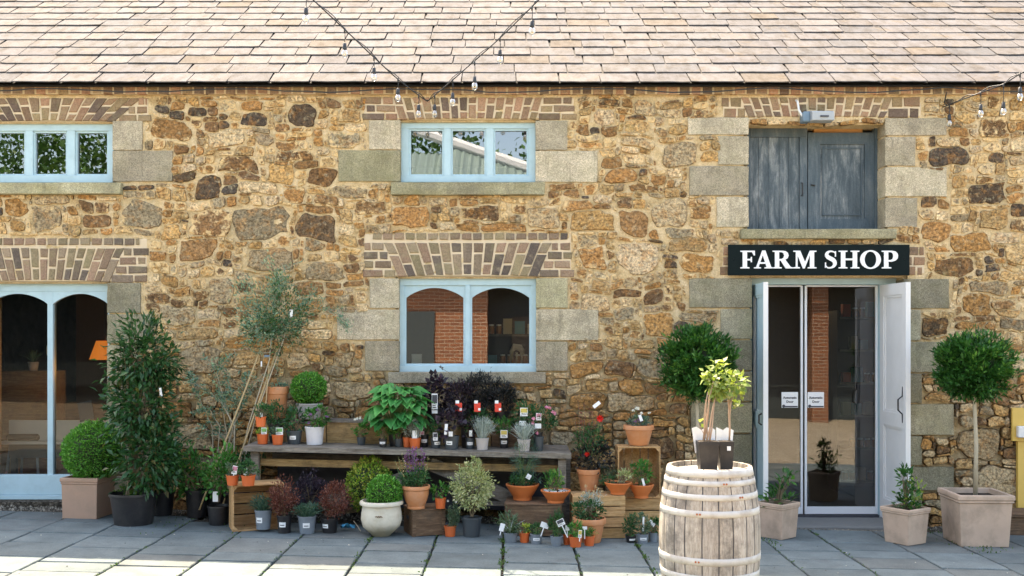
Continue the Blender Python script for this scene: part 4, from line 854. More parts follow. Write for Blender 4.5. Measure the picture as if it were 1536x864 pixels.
# ---------------------------------------------------------------- foliage
TPL={'oval':(np.array([(0,0,0),(.45,.5,.10),(.45,-.5,.10),(1,0,-.06),(.5,0,0)]),np.array([(0,2,3,4),(0,4,3,1)])),
 'long':(np.array([(0,0,0),(.38,.5,.09),(.38,-.5,.09),(1,0,-.16),(.5,0,.0),]),np.array([(0,2,3,4),(0,4,3,1)]))}
def norm(a): return a/np.maximum(np.linalg.norm(a,axis=1)[:,None],1e-9)
def leafmesh(name,P,D,L,Wd,mat,parent,tpl='oval',var=.3,rnd=None,up=None):
    n=len(P); D=norm(D); T,Fc=TPL[tpl]; ref=rg.normal(size=(n,3)) if up is None else up+rg.normal(size=(n,3))*.45
    if up is None: S=norm(np.cross(D,ref)); U=np.cross(S,D)
    else: S=norm(np.cross(D,ref)); U=np.cross(S,D)
    l=L*(1+var*rg.uniform(-1,1,(n,1))); w_=Wd*(1+var*rg.uniform(-1,1,(n,1)))
    V=P[:,None,:]+T[None,:,0:1]*(D*l)[:,None,:]+T[None,:,1:2]*(S*w_)[:,None,:]+T[None,:,2:3]*(U*l)[:,None,:]
    k=len(T); FF=(Fc[None]+(np.arange(n)*k)[:,None,None]).reshape(-1,4)
    r=np.repeat(rg.uniform(0,1,n) if rnd is None else rnd,k)
    return npmesh(name,V.reshape(-1,3),FF,mat,parent,r)
def blades(name,base,n,length,spread,wd,mat,parent,droop=.6,segs=4,rb=.03,upb=1.0):
    V=[];Fc=[];rn=[]
    for i in range(n):
        a=rg.uniform(0,2*PI); sp=abs(rg.normal(0,.5))*spread; L=length*rg.uniform(.6,1.05); d=np.array([math.cos(a)*sp,math.sin(a)*sp,upb]); d/=np.linalg.norm(d)
        b0=np.array(base)+np.array([math.cos(a),math.sin(a),0])*rg.uniform(0,rb); s=np.array([-math.sin(a),math.cos(a),0]); 
        if rg.uniform()<.5: s=np.cross(d,rg.normal(size=3)); s/=np.linalg.norm(s)
        o=len(V); r=rg.uniform()
        for k in range(segs+1):
            t=k/segs; p=b0+d*L*t+np.array([math.cos(a)*sp*.5,math.sin(a)*sp*.5,-.5])*droop*L*t*t; w_=wd*(1-t*.85)*.5*(1 if k else .8)
            V+= [p-s*w_,p+s*w_]; rn+=[r,r]
        for k in range(segs): Fc.append((o+2*k,o+2*k+1,o+2*k+3,o+2*k+2))
    return npmesh(name,np.array(V),np.array(Fc),mat,parent,np.array(rn))
def rball(n): v=norm(rg.normal(size=(n,3))); return v
def f_ball(root,c,rx,rz,mat='box',L=.024,cover=3.4,lump=.06,name='foliage',tpl='oval',W_=None):
    W_=W_ or L*.58; n=int(cover*4*PI*rx*rz*.5/(L*W_*.5)); n=min(n,9000); u=rball(n); 
    lum=np.array([1+lump*mn.noise(Vector(tuple(x*4.2+c[0]*9)))+lump*.8*mn.noise(Vector(tuple(x*9+3+c[0]*5))) for x in u])
    rad=(1-.26*rg.uniform(0,1,n)**1.8)*lum*(1+.05*(rg.uniform(0,1,n)>.93)); P=u*rad[:,None]*np.array([rx,rx,rz])+np.array(c)
    D=u+rg.normal(size=(n,3))*.55+np.array([0,0,.25]); P=P-norm(D)*L*.5
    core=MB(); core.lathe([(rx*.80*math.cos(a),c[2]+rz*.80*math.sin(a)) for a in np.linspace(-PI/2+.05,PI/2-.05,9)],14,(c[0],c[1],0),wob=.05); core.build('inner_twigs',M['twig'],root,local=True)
    o=leafmesh(name,P,D,L,W_,LF[mat],root,tpl)
    return o
def f_bush(root,c,rx,rz,mat='green',L=.04,asp=.5,cover=2.2,clumps=26,spread=.30,base=(0,0,0),name='foliage',upb=.5,stem='stem',tpl='oval',cap=6000,ry=None,stems=True,shell=.5):
    ry=ry or min(rx,.9*rx); cover=cover*(1.35 if rx<.24 and mat!='bay' else 1); n=int(cover*3.2*rx*rz/(L*L*asp*.5)); n=min(n,cap); cl=rball(clumps)*rg.uniform(shell,1,(clumps,1))**.6*np.array([rx,ry,rz])*(1-spread*.75)+np.array(c)
    k=rg.integers(0,clumps,n); sc_=rg.uniform(.6,1.2,clumps)[k][:,None]; off=rg.normal(size=(n,3))*.45*spread*sc_*np.array([rx,ry,rz])*1.2; P=cl[k]+off
    D=norm(P-np.array(c)+1e-6)*.7+norm(off+1e-9)*.5+rg.normal(size=(n,3))*.45+np.array([0,0,upb]); kr=np.clip(rg.uniform(0,1,clumps)[k]*.45+rg.uniform(0,1,n)*.6,0,1)
    o=leafmesh(name,P,D,L,L*asp,LF[mat],root,tpl,rnd=kr,up=np.array([0,0,1.0]) if L>.03 else None)
    if stems:
        m=MB()
        for q_ in cl[:min(clumps,22)]:
            b=Vector(base)+Vector((random.uniform(-.01,.01),random.uniform(-.01,.01),0)); e=Vector(q_); mid=(b+e)/2+Vector(((b.x-e.x)*.15,(b.y-e.y)*.15,.02*random.random())); m.tube([b,mid,e],[.0045,.003,.0015],5)
        m.build('stems',M[stem],root,local=True)
    return o
def flowers(root,pts,r,mat,name='flower',petals=8,facing=(0,-1,.3)):
    for p in pts:
        f=Vector(facing)+Vector((random.uniform(-.4,.4),random.uniform(-.2,.2),random.uniform(-.3,.4))); f.normalize(); a=f.cross(Vector((0,0,1))).normalized(); b=f.cross(a); P=[];D=[]
        for i in range(petals):
            t=2*PI*i/petals; d=a*math.cos(t)+b*math.sin(t)+f*.25; P.append(p); D.append(tuple(d))
        leafmesh(name,np.array(P,float),np.array(D),r,r*.6,LF[mat],root,var=.1)
# ---------------------------------------------------------------- pots
def prof(kind,rt,rb,h):
    if kind=='nursery': return [(rb,0),(rb*.5+rt*.5*.96,h*.5),(rt*.95,h*.9),(rt,h*.9),(rt*1.01,h*.93),(rt,h),(rt*.93,h),(rt*.90,h*.86)]
    if kind=='classic': return [(rb,0),(rb*1.02,.004),(rt*.90,h*.76),(rt*.99,h*.78),(rt,h*.82),(rt,h*.96),(rt*.98,h),(rt*.89,h),(rt*.86,h*.86)]
    if kind=='foot': return [(rb,0),(rb*1.03,h*.04),(rb*1.0,h*.09),(rb*.97,h*.11),(rt*.80,h*.40),(rt*.90,h*.62),(rt*.91,h*.80),(rt*1.0,h*.86),(rt*1.0,h*.96),(rt*.97,h),(rt*.88,h),(rt*.85,h*.85)]
    if kind=='bowl': return [(rb,0),(rb*1.02,h*.20),(rb*1.08,h*.24),(rt*.80,h*.58),(rt*.97,h*.88),(rt,h*.92),(rt*1.0,h),(rt*.93,h),(rt*.88,h*.84)]
    if kind=='belly': return [(rb,0),(rb*1.15,h*.05),(rt*.86,h*.26),(rt*.95,h*.46),(rt*.93,h*.66),(rt*.88,h*.82),(rt*.89,h*.86),(rt*1.0,h*.89),(rt*1.02,h*.94),(rt*.98,h*.99),(rt*.88,h*1.0),(rt*.83,h*.92)]
USED=[]
def potted(name,label,cat,x0,x1,yt,yb,kind='nursery',mat='black',z=None,group=None,sticker=None,taper=None,d=None,square=False):
    """a pot seen between x0 and x1, rim at yt, foot at yb; z = height of what it stands on (None: the ground)"""
    xc=(x0+x1)/2; tp=taper or {'nursery':.78,'classic':.66,'foot':.62,'bowl':.55,'belly':.42}[kind]
    if d is None:
        if z is None: df=GD(xc,yb)
        else:
            df=9.2
            for _ in range(4): X=(xc-CX)/F*df; zz=z(X) if callable(z) else z; df=(CH-zz)*F/(yb-HY)
        rt=(x1-x0)/2/F*df; dc=df+rt*tp; rt=(x1-x0)/2/F*dc
    else: dc=d; rt=(x1-x0)/2/F*dc
    X=(xc-CX)/F*dc; Z=gz(X) if z is None else (z(X) if callable(z) else z); Z+=.003
    h=CH-(yt-HY)/F*(dc-rt*.35)-Z; h=max(h,.04)
    r=thing(name,label,cat,(X,Y(dc),Z),group=group); m=MB()
    if square:
        rb=rt*tp
        for (a,b_,za,zb) in ((rb,rt*.97,0,h*.86),(rt,rt,h*.86,h)):
            vs=[(sx*q_,sy*q_,zz) for q_,zz in ((a,za),(b_,zb)) for sx,sy in ((-1,-1),(1,-1),(1,1),(-1,1))]; m.add(vs,[(3,2,1,0),(0,1,5,4),(1,2,6,5),(2,3,7,6),(3,0,4,7),(4,5,6,7)])
        pot=m.build('pot',M[mat],r,local=True)
    else:
        m.lathe(prof(kind,rt,rt*tp,h),36); pot=m.build('pot',M[mat],r,smooth=True,local=True)
        try:
            for e in pot.data.edges: pass
            pot.modifiers.new('es','EDGE_SPLIT').split_angle=R(40)
        except Exception: pass
    s=MB(); s.lathe([(rt*.90,h*.87),(rt*.45,h*.89),(.002,h*.90)],20,cap0=False,cap1=True,wob=.02) if not square else s.box(-rt*.9,rt*.9,-rt*.9,rt*.9,h*.98,h*1.003); s.build('soil',M['soil'],r,local=True)
    if sticker:
        w_=min(rt*.75,.03); hh=h*.28; a0=-PI/2+sticker[0]; k=MB(); ra=rt*(tp+(1-tp)*.5)*1.02; vs=[];n=5
        for i in range(n):
            a=a0+(i/(n-1)-.5)*2*w_/ra
            for zz,rr in ((h*.36,rt*(tp+(.96-tp)*.36)*1.03),(h*.36+hh,rt*(tp+(.96-tp)*(.36+.28))*1.03)): vs.append((rr*math.cos(a),rr*math.sin(a),zz))
        k.add(vs,[(2*i,2*i+2,2*i+3,2*i+1) for i in range(n-1)]); st=k.build('price_sticker',M['paper'],pot,local=True)
        k=MB(); vs=[]
        for i in range(3):
            a=a0+(i/2-.5)*1.3*w_/ra
            for q_ in (.45,.50): rr=rt*(tp+(.96-tp)*q_)*1.045; vs.append((rr*math.cos(a),rr*math.sin(a),h*q_))
        k.add(vs,[(2*i,2*i+2,2*i+3,2*i+1) for i in range(2)]); k.build('print_line',M['print'],pot,local=True)
    r['_h']=h; r['_r']=rt; r['_d']=dc; r['_xc']=xc
    return r
def ext(r,fx0,fx1,fy0,fy1):      # a picture extent at the depth of r, as local centre and radii
    d=r['_d']; x0,z1=W(fx0,fy0,d); x1,z0=W(fx1,fy1,d); l=WL(r); return ((x0+x1)/2-l.x,0,(z0+z1)/2-l.z),(x1-x0)/2,(z1-z0)/2
def ptag(r,px,py,w_=9,h_=13,face='paper',art=None,tilt=0,stick=True,dd=0):      # a card label on a stick
    d=r['_d']-r['_r']*.6+dd; x,z=W(px,py,d); l=WL(r); X=x-l.x; Zc=z-l.z; y=Y(d)-l.y; a=w_/F*d/2*.88; b=h_/F*d/2*.9; Mx=Matrix.Translation((X,y,Zc))@Matrix.Rotation(R(tilt),4,'Y')
    m=MB(); m.box(-a,a,0,.002,-b,b,M=Mx)
    if stick: m.box(-.004,.004,0,.002,-b-max(.03,Zc-b-r['_h']*.8),-b,M=Mx)
    o=m.build('plant_tag',M[face],r,local=True)
    if art:
        m=MB(); m.box(-a*.85,a*.85,-.0015,-.0002,-b*.15,b*.85,M=Mx); m.build('tag_picture',M[art],r,local=True)
        m=MB()
        for k in range(2): m.box(-a*.7,a*(.3+.3*k),-.0012,-.0002,-b*(.45+.25*k),-b*(.35+.25*k),M=Mx)
        m.build('tag_print',M['print'],r,local=True)
    return o
yard()
def P3(px,py,d): x,z=W(px,py,d); return Vector((x,Y(d),z))
# ---------------------------------------------------------------- festoon lights
def festoon(label,pts,hang,double=0.012):
    P=[P3(*p) for p in pts]; r=thing('string_lights',label,'string lights',tuple(P[-1]),group='bulb strings hung from the eaves')
    sm=[]; n=len(P)
    for i in range(n-1):
        p0,p1,p2,p3=P[max(i-1,0)],P[i],P[i+1],P[min(i+2,n-1)]
        for k in range(6):
            t=k/6; sm.append(.5*((2*p1)+(-p0+p2)*t+(2*p0-5*p1+4*p2-p3)*t*t+(-p0+3*p1-3*p2+p3)*t**3))
    sm.append(P[-1]); m=MB(); m.tube(sm,.0055,6)
    m.tube([p+Vector((0,0,.012+double*math.sin(i*.9))) for i,p in enumerate(sm)],.004,6); m.build('cable',M['cable'],r,smooth=True)
    for (px,py,d,drop) in hang:
        c=P3(px,py,d); e=c+Vector((0,0,-drop)); s=MB(); s.tube([c+Vector((0,0,.01)),c+Vector((.003,0,-drop*.5)),e],.0035,6); s.tube([c+Vector((0,0,.012)),c+Vector((0,0,-.03))],[.008,.007],7)
        s.tube([e+Vector((0,0,.005)),e,e+Vector((0,0,-.045)),e+Vector((0,0,-.055))],[.006,.014,.018,.015],10); so=s.build('socket',M['cable'],r,smooth=True)
        b=MB(); b.lathe([(.002,-.118),(.014,-.114),(.024,-.100),(.027,-.086),(.023,-.068),(.014,-.052)],14,tuple(e),cap0=True,cap1=True); bo=b.build('bulb',M['bulb'],so,smooth=True)
        f=MB(); f.tube([e+Vector((-.006,0,-.06)),e+Vector((-.009,0,-.095)),e+Vector((.009,0,-.095)),e+Vector((.006,0,-.06))],.0035,4)
        f.build('filament',M['filament'],so)
festoon('bulb string falling from the top left over the slates to the eaves',[(392,-80,7.0),(440,-30,7.5),(470,0,7.9),(517,44,8.4),(561,86,8.9),(597,119,9.3),(628,143,9.62),(641,152,9.90)],[(459,-12,7.8,.12),(517,44,8.4,.115),(561,86,8.9,.09),(597,119,9.3,.085),(628,143,9.62,.09)])
festoon('bulb string rising to the right over the slates from the same eaves point',[(870,-60,7.2),(808,0,7.9),(798,10,8.0),(750,57,8.6),(712,91,9.05),(679,120,9.4),(652,143,9.7),(641,152,9.90)],[(798,10,8.0,.11),(750,57,8.6,.10),(712,93,9.05,.13),(679,120,9.4,.12),(652,143,9.7,.09)])
festoon('bulb string leaving the wall at the far right edge beside the loft doors',[(1600,70,8.6),(1530,111,9.1),(1505,126,9.25),(1471,139,9.45),(1444,149,9.65),(1414,161,9.93)],[(1530,111,9.1,.12),(1505,127,9.25,.16),(1471,139,9.45,.11),(1424,158,9.86,.09)])
m=MB(); pts=[Vector((-6.6+13.2*i/60,-.10-.004*(i%2),4.118+.018*math.sin(i*.8)+(.01 if i%7==0 else 0)+.012*mn.noise(Vector((i*.6,0,0))))) for i in range(61)]; m.tube(pts,.006,6)
m.tube([Vector((4.19,-.10,4.1)),Vector((4.2,-.03,4.02)),Vector((4.22,-.03,3.99))],.006,6); tag(m.build('power_cable',M['cable'],None),'thin black power cable clipped along the brick course under the slates','cable')
# flood light
def flood():
    x,z=W(1229,180,9.8); r=thing('flood_light','small grey box light on a curved bracket above the loft doors','light',(x,-.03,z))
    m=MB(); m.box(-.135,-.06,-.10,.02,.0,.10,ch=.01); m.build('rear_housing',M['bluegrey'],r,local=True)
    m=MB(); m.add([(-.065,-.16,.0),(.15,-.16,.0),(.15,-.02,.0),(-.065,-.02,.0),(-.065,-.17,.085),(.145,-.17,.085),(.15,-.02,.12),(-.065,-.02,.12)],[(3,2,1,0),(4,5,6,7),(0,1,5,4),(1,2,6,5),(2,3,7,6),(3,0,4,7)]); m.build('lamp_hood',M['grey_box'],r,local=True,bevel=.008)
    m=MB(); m.box(.01,.09,-.176,-.168,.03,.045); m.build('front_slot',M['print'],r,local=True)
    m=MB(); m.tube([(-.17,.02,.23),(-.17,-.03,.21),(-.165,-.06,.12),(-.13,-.06,.06)],.010,8); m.build('bracket',M['letter'],r,local=True)
flood()
# ---------------------------------------------------------------- trestle bench
BT=.708
zb=lambda x: BT-SL*x
def sheared(mb): mb.v=[(v[0],v[1],v[2]-SL*v[0]) for v in mb.v]; return mb
def bench():
    x0,x1=-2.407,.532; r=thing('display_bench','long weathered wooden trestle bench against the wall, crowded with potted plants','bench',(-.95,-.6,gz(-.95)))
    for k,(a,b) in enumerate(((-.80,-.585),(-.58,-.37),(-.365,-.07))):
        m=MB(); n=24; jj=[random.uniform(-.004,.004) for _ in range(n+1)]
        for i in range(n):
            xa=x0+(x1-x0)*i/n; xb=x0+(x1-x0)*(i+1)/n
            m.add([(xa,a+jj[i],BT-.045),(xb,a+jj[i+1],BT-.045),(xb,b,BT-.045),(xa,b,BT-.045),(xa,a+jj[i],BT+jj[i]*.5),(xb,a+jj[i+1],BT+jj[i+1]*.5),(xb,b,BT),(xa,b,BT)],[(3,2,1,0),(4,5,6,7),(0,1,5,4),(2,3,7,6)]+([(3,0,4,7)] if i==0 else [])+([(1,2,6,5)] if i==n-1 else []))
        sheared(m).build('top_plank',M['greywood'],r)
    for (px,d) in ((383,9.27),(843,9.27),(383,9.85),(850,9.85)):
        X=(px-CX)/F*d; m=MB(); m.box(X-.035,X+.035,Y(d)-.03,Y(d)+.03,gz(X)-.02+SL*X,BT-.046); sheared(m).build('leg',M['greywood'],r)
    m=MB(); m.box(x0+.12,x1-.05,-.66,-.63,BT-.19,BT-.125); sheared(m).build('front_rail',M['ochrewood'],r)
    m=MB(); m.box(x0+.12,x1-.05,-.2,-.17,BT-.19,BT-.125); sheared(m).build('rear_rail',M['greywood'],r)
    for (a,za,b,zb_) in ((-.75,.58,.0,.26),(-1.75,.22,-.98,.45)):
        m=MB(); L=math.hypot(b-a,zb_-za); Mx=Matrix.Translation((a,-.58,za))@Matrix.Rotation(-math.atan2(zb_-za,b-a),4,'Y'); m.box(0,L,-.02,.02,-.06,.06,M=Mx); m.build('brace_plank',M['greywood'],r)
    m=MB(); m.box(-.35,.5,-.62,-.42,.20,.235); m.build('lower_plank',M['greywood'],r)
    m=MB(); m.box(x0+.16,x1-.06,-.16,-.13,.08,BT-.06); sheared(m).build('under_bench_shade',M['print'],r)  # added dark board standing in for the shade under the bench
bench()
ZR=.215
def step(x0,x1,h,lab,mat,y0=-.36,y1=-.12,nm='wooden_riser'):
    r=thing(nm,lab,'wooden box',((x0+x1)/2,(y0+y1)/2,zb((x0+x1)/2))); 
    m=MB(); m.box(x0,x1,y0,y0+.02,BT+.002,BT+h-.022); sheared(m).build('front_board',M[mat],r); m=MB(); m.box(x0,x1,y0-.01,y1,BT+h-.02,BT+h); sheared(m).build('top_board',M['greywood'],r)
    for a in (x0,x1-.02):
        m=MB(); m.box(a,a+.02,y0+.021,y1,BT+.002,BT+h-.022); sheared(m).build('end_board',M[mat],r)
step(-2.36,-1.75,ZR-.02,'pale wooden box raising the back row at the left end of the bench','crate'); step(-1.74,-1.15,ZR,'ochre timber box left of the hosta at the back of the bench','ochrewood'); step(-1.14,-.2,ZR,'ochre timber box behind the dark purple plants on the bench','ochrewood'); step(-.19,.27,ZR-.05,'greenish timber box at the right end of the back row on the bench','oldwood')
zr=lambda x: BT+ZR-SL*x+.001
# ---------------------------------------------------------------- crates
def crate(label,X,Yy,Z,lx,ly,h,rz=0,mode='side',basedir='x',mat='crate',nsl=4,name='wooden_crate'):
    """built upright with its opening up; 'side' lays it so the opening faces the yard, 'down' turns it over"""
    r=thing(name,label,'crate'); t=.011
    def slats(along,fixed,w0,w1,n,gap,nm,L):
        m=MB(); s=(w1-w0-gap*(n-1))/n
        for i in range(n):
            a=w0+i*(s+gap); v=random.uniform(.78,1.12); c=(v,v*random.uniform(.95,1.02),v*random.uniform(.88,1.0),1); j=random.uniform(-.0015,.0015)
            if along=='x': m.box(0.0,L,fixed+j,fixed+t+j,a,a+s,col=c,ch=.0015)
            elif along=='y': m.box(fixed+j,fixed+t+j,t+.001,L-t-.001,a,a+s,col=c,ch=.0015)
            elif along=='bx': m.box(t+.001,L-t-.001,a,a+s,fixed+j,fixed+t+j,col=c,ch=.0015)
            elif along=='by': m.box(a,a+s,t+.001,L-t-.001,fixed+j,fixed+t+j,col=c,ch=.0015)
        m.build(nm,M[mat],r,local=True)
    slats('x',0,0.0,h,nsl,.010,'side_panel',lx); slats('x',ly-t,0.0,h,nsl,.010,'side_panel',lx)
    slats('y',0.001,0.0,h,2,.006,'end_panel',ly); slats('y',lx-t-.001,0.0,h,2,.006,'end_panel',ly)
    if basedir=='x': slats('bx',0.002,t+.001,ly-t-.001,4,.010,'base_panel',lx)
    else: slats('by',0.002,t+.001,lx-t-.001,5,.010,'base_panel',ly)
    for (a,b) in ((t,t),(lx-t,t),(t,ly-t),(lx-t,ly-t)):
        sx=1 if a<lx/2 else -1; sy=1 if b<ly/2 else -1; m=MB(); p=[(a+sx*.001,b+sy*.001),(a+sx*.036,b+sy*.001),(a+sx*.001,b+sy*.036)]
        m.add([(x,y,z) for z in (.014,h-.002) for x,y in p],[(0,2,1),(3,4,5),(0,1,4,3),(1,2,5,4),(2,0,3,5)]); m.build('corner_post',M[mat],r,local=True)
    r.location=(X,Yy,Z)
    if mode=='side': r.rotation_euler=(R(90),0,rz)
    elif mode=='down': r.rotation_euler=(R(180),0,rz); r.location.z=Z+h
    else: r.rotation_euler=(0,0,rz)
    return r
# crate 1: lying on its side, near corner at left front
rz=R(22); x,_=W(349,0,8.87); cz=gz(x)+.002; h1=.27
# origin is the back-left corner of the opening plane mirrored: after rotation local z points to the yard
nx_,ny_=math.sin(rz),-math.cos(rz)
crate('pine crate lying on its side on the paving with its opening towards the yard',x-h1*nx_,Y(8.87)-h1*ny_,cz,.44,.40,h1,rz,nsl=3)
c1top=cz+.402
# wood block
def wblock(label,corner,dpt,wd,hh,rz,mat,z0,lid=False,name='wooden_box'):
    r=thing(name,label,'box',(corner[0],corner[1],z0),(0,0,rz)); m=MB(); m.box(0,wd,0,dpt,0,hh-.014,ch=.004); m.build('box_body',M[mat],r,local=True,bevel=.004)
    m=MB(); m.box(-.004,wd+.004,-.004,dpt,hh-.013,hh,ch=.003); m.build('box_top',M[mat],r,local=True)
    for a in (.004,wd-.034):
        m=MB(); m.box(a,a+.03,-.008,-.001,0.0,hh-.014); m.build('corner_batten',M[mat],r,local=True)
    m=MB(); m.box(-.003,-.0005,dpt*.38,dpt*.62,hh*.55,hh*.7); m.build('hand_hole',M['print'],r,local=True)
    return r
x,_=W(618,0,8.84); zt_block=gz(x)+.233
wblock('dark brown wooden box set cornerwise between the cream pot and the variegated bush',(x,Y(8.84)),.30,.30,.233,R(20),'oldwood',gz(x)+.001)
x,_=W(757,0,8.98); zt_old=.282
wblock('old stained wooden box under the two orange bowls',(x,Y(8.98)+.0),.42,.50,zt_old-gz(x),R(-3),'oldwood',gz(x)+.001)
x0,_=W(857,0,8.98); zA=.352
wd=.46; crate('upturned pine crate under the dahlia pot beside the old box',x0,Y(8.95)+.31*1.0,gz(x0+.2)+.003,wd,.31,zA-gz(x0+.2)-.003,R(2),mode='down',nsl=4)
xB,_=W(908,0,9.2); zB=.292; crate('low pine crate on the paving directly behind the barrel, under another crate',xB+.05,Y(9.18)+.33,gz(xB+.2)+.003,.48,.32,zB-gz(xB+.2)-.003,0,mode='down',nsl=3)
xs,_=W(927,0,9.2); zC=zB+.462
crate('pine crate standing on end with upright slats, a pot on top and a bowl inside',xs,Y(9.2)+.26,zB+.003,.385,.46,.25,0,mode='side',basedir='y',mat='crate_z',nsl=3)
# ---------------------------------------------------------------- plants standing on the paving, left to right
def planter(label,cx,cy,half,h,rot,mat,name='square_planter',cat='planter',taper=.84,cut=False,plinth=True):
    r=thing(name,label,cat,(cx,cy,gz(cx)+.003)); q2=math.sqrt(2); k=half*q2; t=taper
    P=[(k*t,0),(k*t*1.0,.004),(k*(t+(1-t)*.80)*.955,h*.84),(k*.985,h*.862),(k*.955,h*.885),(k*1.0,h*.91),(k*1.0,h*.97),(k*.985,h),(k*.86,h),(k*.84,h*.86)]
    m=MB(); m.lathe(P,4,cap1=True); Mx=Matrix.Rotation(rot+R(45),4,'Z'); m.v=[tuple(Mx@Vector(v)) for v in m.v]; m.build('planter_box',M[mat],r,local=True,bevel=.008)
    s=MB(); s.lathe([(k*.845,h*.90),(k*.4,h*.93),(.01,h*.94)],4,cap0=False); s.v=[tuple(Mx@Vector(v)) for v in s.v]; s.build('soil',M['soil'],r,local=True)
    r['_h']=h; r['_r']=half; r['_d']=cy+10; return r
r=planter('pink-brown square terracotta planter holding a clipped box ball below the tall window',(133-768)/1540*9.47,-.53,.181,.372,R(-6),'pink_terra',taper=.90)
c,rx,rz_=ext(r,96,186,632,722); f_ball(r,(c[0],0,c[2]),rx,rz_,'box',L=.024,cover=3.8)
r=potted('potted_shrub','tall dark glossy evergreen shrub in a big black pot right of the square planter','potted plant',165,236,740,791,mat='black')
for e in ((160,272,474,600),(150,282,530,680),(165,285,610,752)):
    c,rx,rz_=ext(r,*e); f_bush(r,c,rx,rz_,'camellia',L=.074,asp=.42,cover=3.0,clumps=52,spread=.34,base=(0,0,.35),upb=.0,shell=.3)
c,rx,rz_=ext(r,175,250,462,530); f_bush(r,c,rx,rz_,'camellia',L=.07,asp=.34,cover=.8,clumps=16,spread=.35,base=(0,0,1.2),upb=.9)
c,rx,rz_=ext(r,172,238,725,748); f_bush(r,c,rx,rz_,'moss',L=.04,asp=.7,cover=.8,clumps=14,stems=False)
m=MB(); h=r['_h']
for k in range(5): m.tube([(random.uniform(-.06,.06),random.uniform(-.05,.05),h*.85),(random.uniform(-.12,.12),random.uniform(-.08,.08),h+.5),(random.uniform(-.15,.2),random.uniform(-.1,.1),h+1.15)],[.010,.008,.004],6)
m.build('stem',M['stem'],r,local=True)
ptag(r,241,588,4,14,tilt=-8,stick=False)
r=potted('potted_shrub','dark low shrub in a black pot tucked behind the big black pot','potted plant',224,262,738,781,mat='black',d=9.62)
c,rx,rz_=ext(r,215,290,655,755); f_bush(r,c,rx,rz_,'dgreen',L=.055,asp=.45,cover=1.5,clumps=26,base=(0,0,.25))
r=potted('potted_shrub','mid green leafy shrub in a black pot left of the pine crate','potted plant',278,312,735,774,mat='black',d=9.55)
c,rx,rz_=ext(r,248,318,668,752); f_bush(r,c,rx,rz_,'green',L=.052,asp=.48,cover=1.5,clumps=28,base=(0,0,.2)); 
r=potted('potted_shrub','bright green bushy shrub in a small black pot against the pine crate end','potted plant',311,345,759,789,mat='black',d=9.2)
c,rx,rz_=ext(r,300,362,662,752); f_bush(r,c,rx,rz_,'green',L=.05,asp=.5,cover=1.7,clumps=28,base=(0,0,.2))
ptag(r,323,745,9,17,stick=False)
r=potted('potted_shrub','dark twiggy shrub in a dark pot behind the crate with orange pots','potted plant',345,375,742,775,mat='black',d=9.6)
c,rx,rz_=ext(r,335,402,672,730); f_bush(r,c,rx,rz_,'dgreen',L=.04,asp=.5,cover=1.5,clumps=24,base=(0,0,.2))
# on and in crate 1
g='small orange pots of herbs'
r=potted('potted_herb','orange pot with a purple-tinged herb and tag, left of two on the pine crate','potted plant',339,358.5,713,729,mat='orange',z=c1top,group=g); c,rx,rz_=ext(r,336,358,694,715); f_bush(r,c,rx,rz_,'olive',L=.022,asp=.6,cover=1.6,clumps=14); ptag(r,352,705,9,14,art='pink_print',tilt=12)
r=potted('potted_herb','orange pot with a low green herb, right of two on the pine crate','potted plant',361.5,383.5,713,730,mat='orange',z=c1top,group=g); c,rx,rz_=ext(r,356,396,688,715); f_bush(r,c,rx,rz_,'dgreen',L=.024,asp=.6,cover=1.6,clumps=18); ptag(r,368,707,6,11,art='green_print')
gg='grey-blue nursery pots'
r=potted('potted_grass','grey pot of blue-green tufted grass sitting inside the pine crate','potted plant',382,408,765,792,mat='grey_pot',z=cz+.014,group=gg,sticker=(-.35,),d=8.93); blades('grass_tuft',(0,0,r['_h']*.88),230,.20,.95,.006,LF['blugrass'],r,droop=.75,rb=.045); c,rx,rz_=ext(r,376,412,742,768); f_bush(r,c,rx,rz_,'blugrass',L=.035,asp=.22,cover=1.2,clumps=14,stems=False)
r=potted('potted_shrub','reddish-brown fine leaved shrub in a black pot right of the pine crate','potted plant',415,438,773,801,mat='black',sticker=(-.1,)); c,rx,rz_=ext(r,402,452,712,776); f_bush(r,c,rx,rz_,'bronze',L=.022,asp=.5,cover=1.8,clumps=40,base=(0,0,.14),upb=.9,cap=4200)
r=potted('potted_grass','grey pot of spiky blue-green grass between two reddish shrubs','potted plant',446.5,474.5,774,802,mat='grey_pot',group=gg,sticker=(0.1,)); blades('grass_tuft',(0,0,r['_h']*.88),240,.19,1.0,.007,LF['blugrass'],r,droop=.7,rb=.05); c,rx,rz_=ext(r,438,482,752,776); f_bush(r,c,rx,rz_,'blugrass',L=.035,asp=.22,cover=1.2,clumps=14,stems=False)
r=potted('potted_shrub','reddish-brown shrub in a black pot left of the blue plastic scrap','potted plant',481,508,777,801,mat='black',sticker=(-.45,)); c,rx,rz_=ext(r,474,529,720,780); f_bush(r,c,rx,rz_,'bronze',L=.022,asp=.5,cover=1.8,clumps=40,base=(0,0,.14),upb=.9,cap=4200)
r=potted('potted_shrub','darker brown twiggy shrub behind the spiky grass pot','potted plant',452,476,765,792,mat='black',d=9.15); c,rx,rz_=ext(r,442,490,704,758); f_bush(r,c,rx,rz_,'plum',L=.020,asp=.5,cover=1.7,clumps=34,base=(0,0,.14),upb=.9,cap=3500)
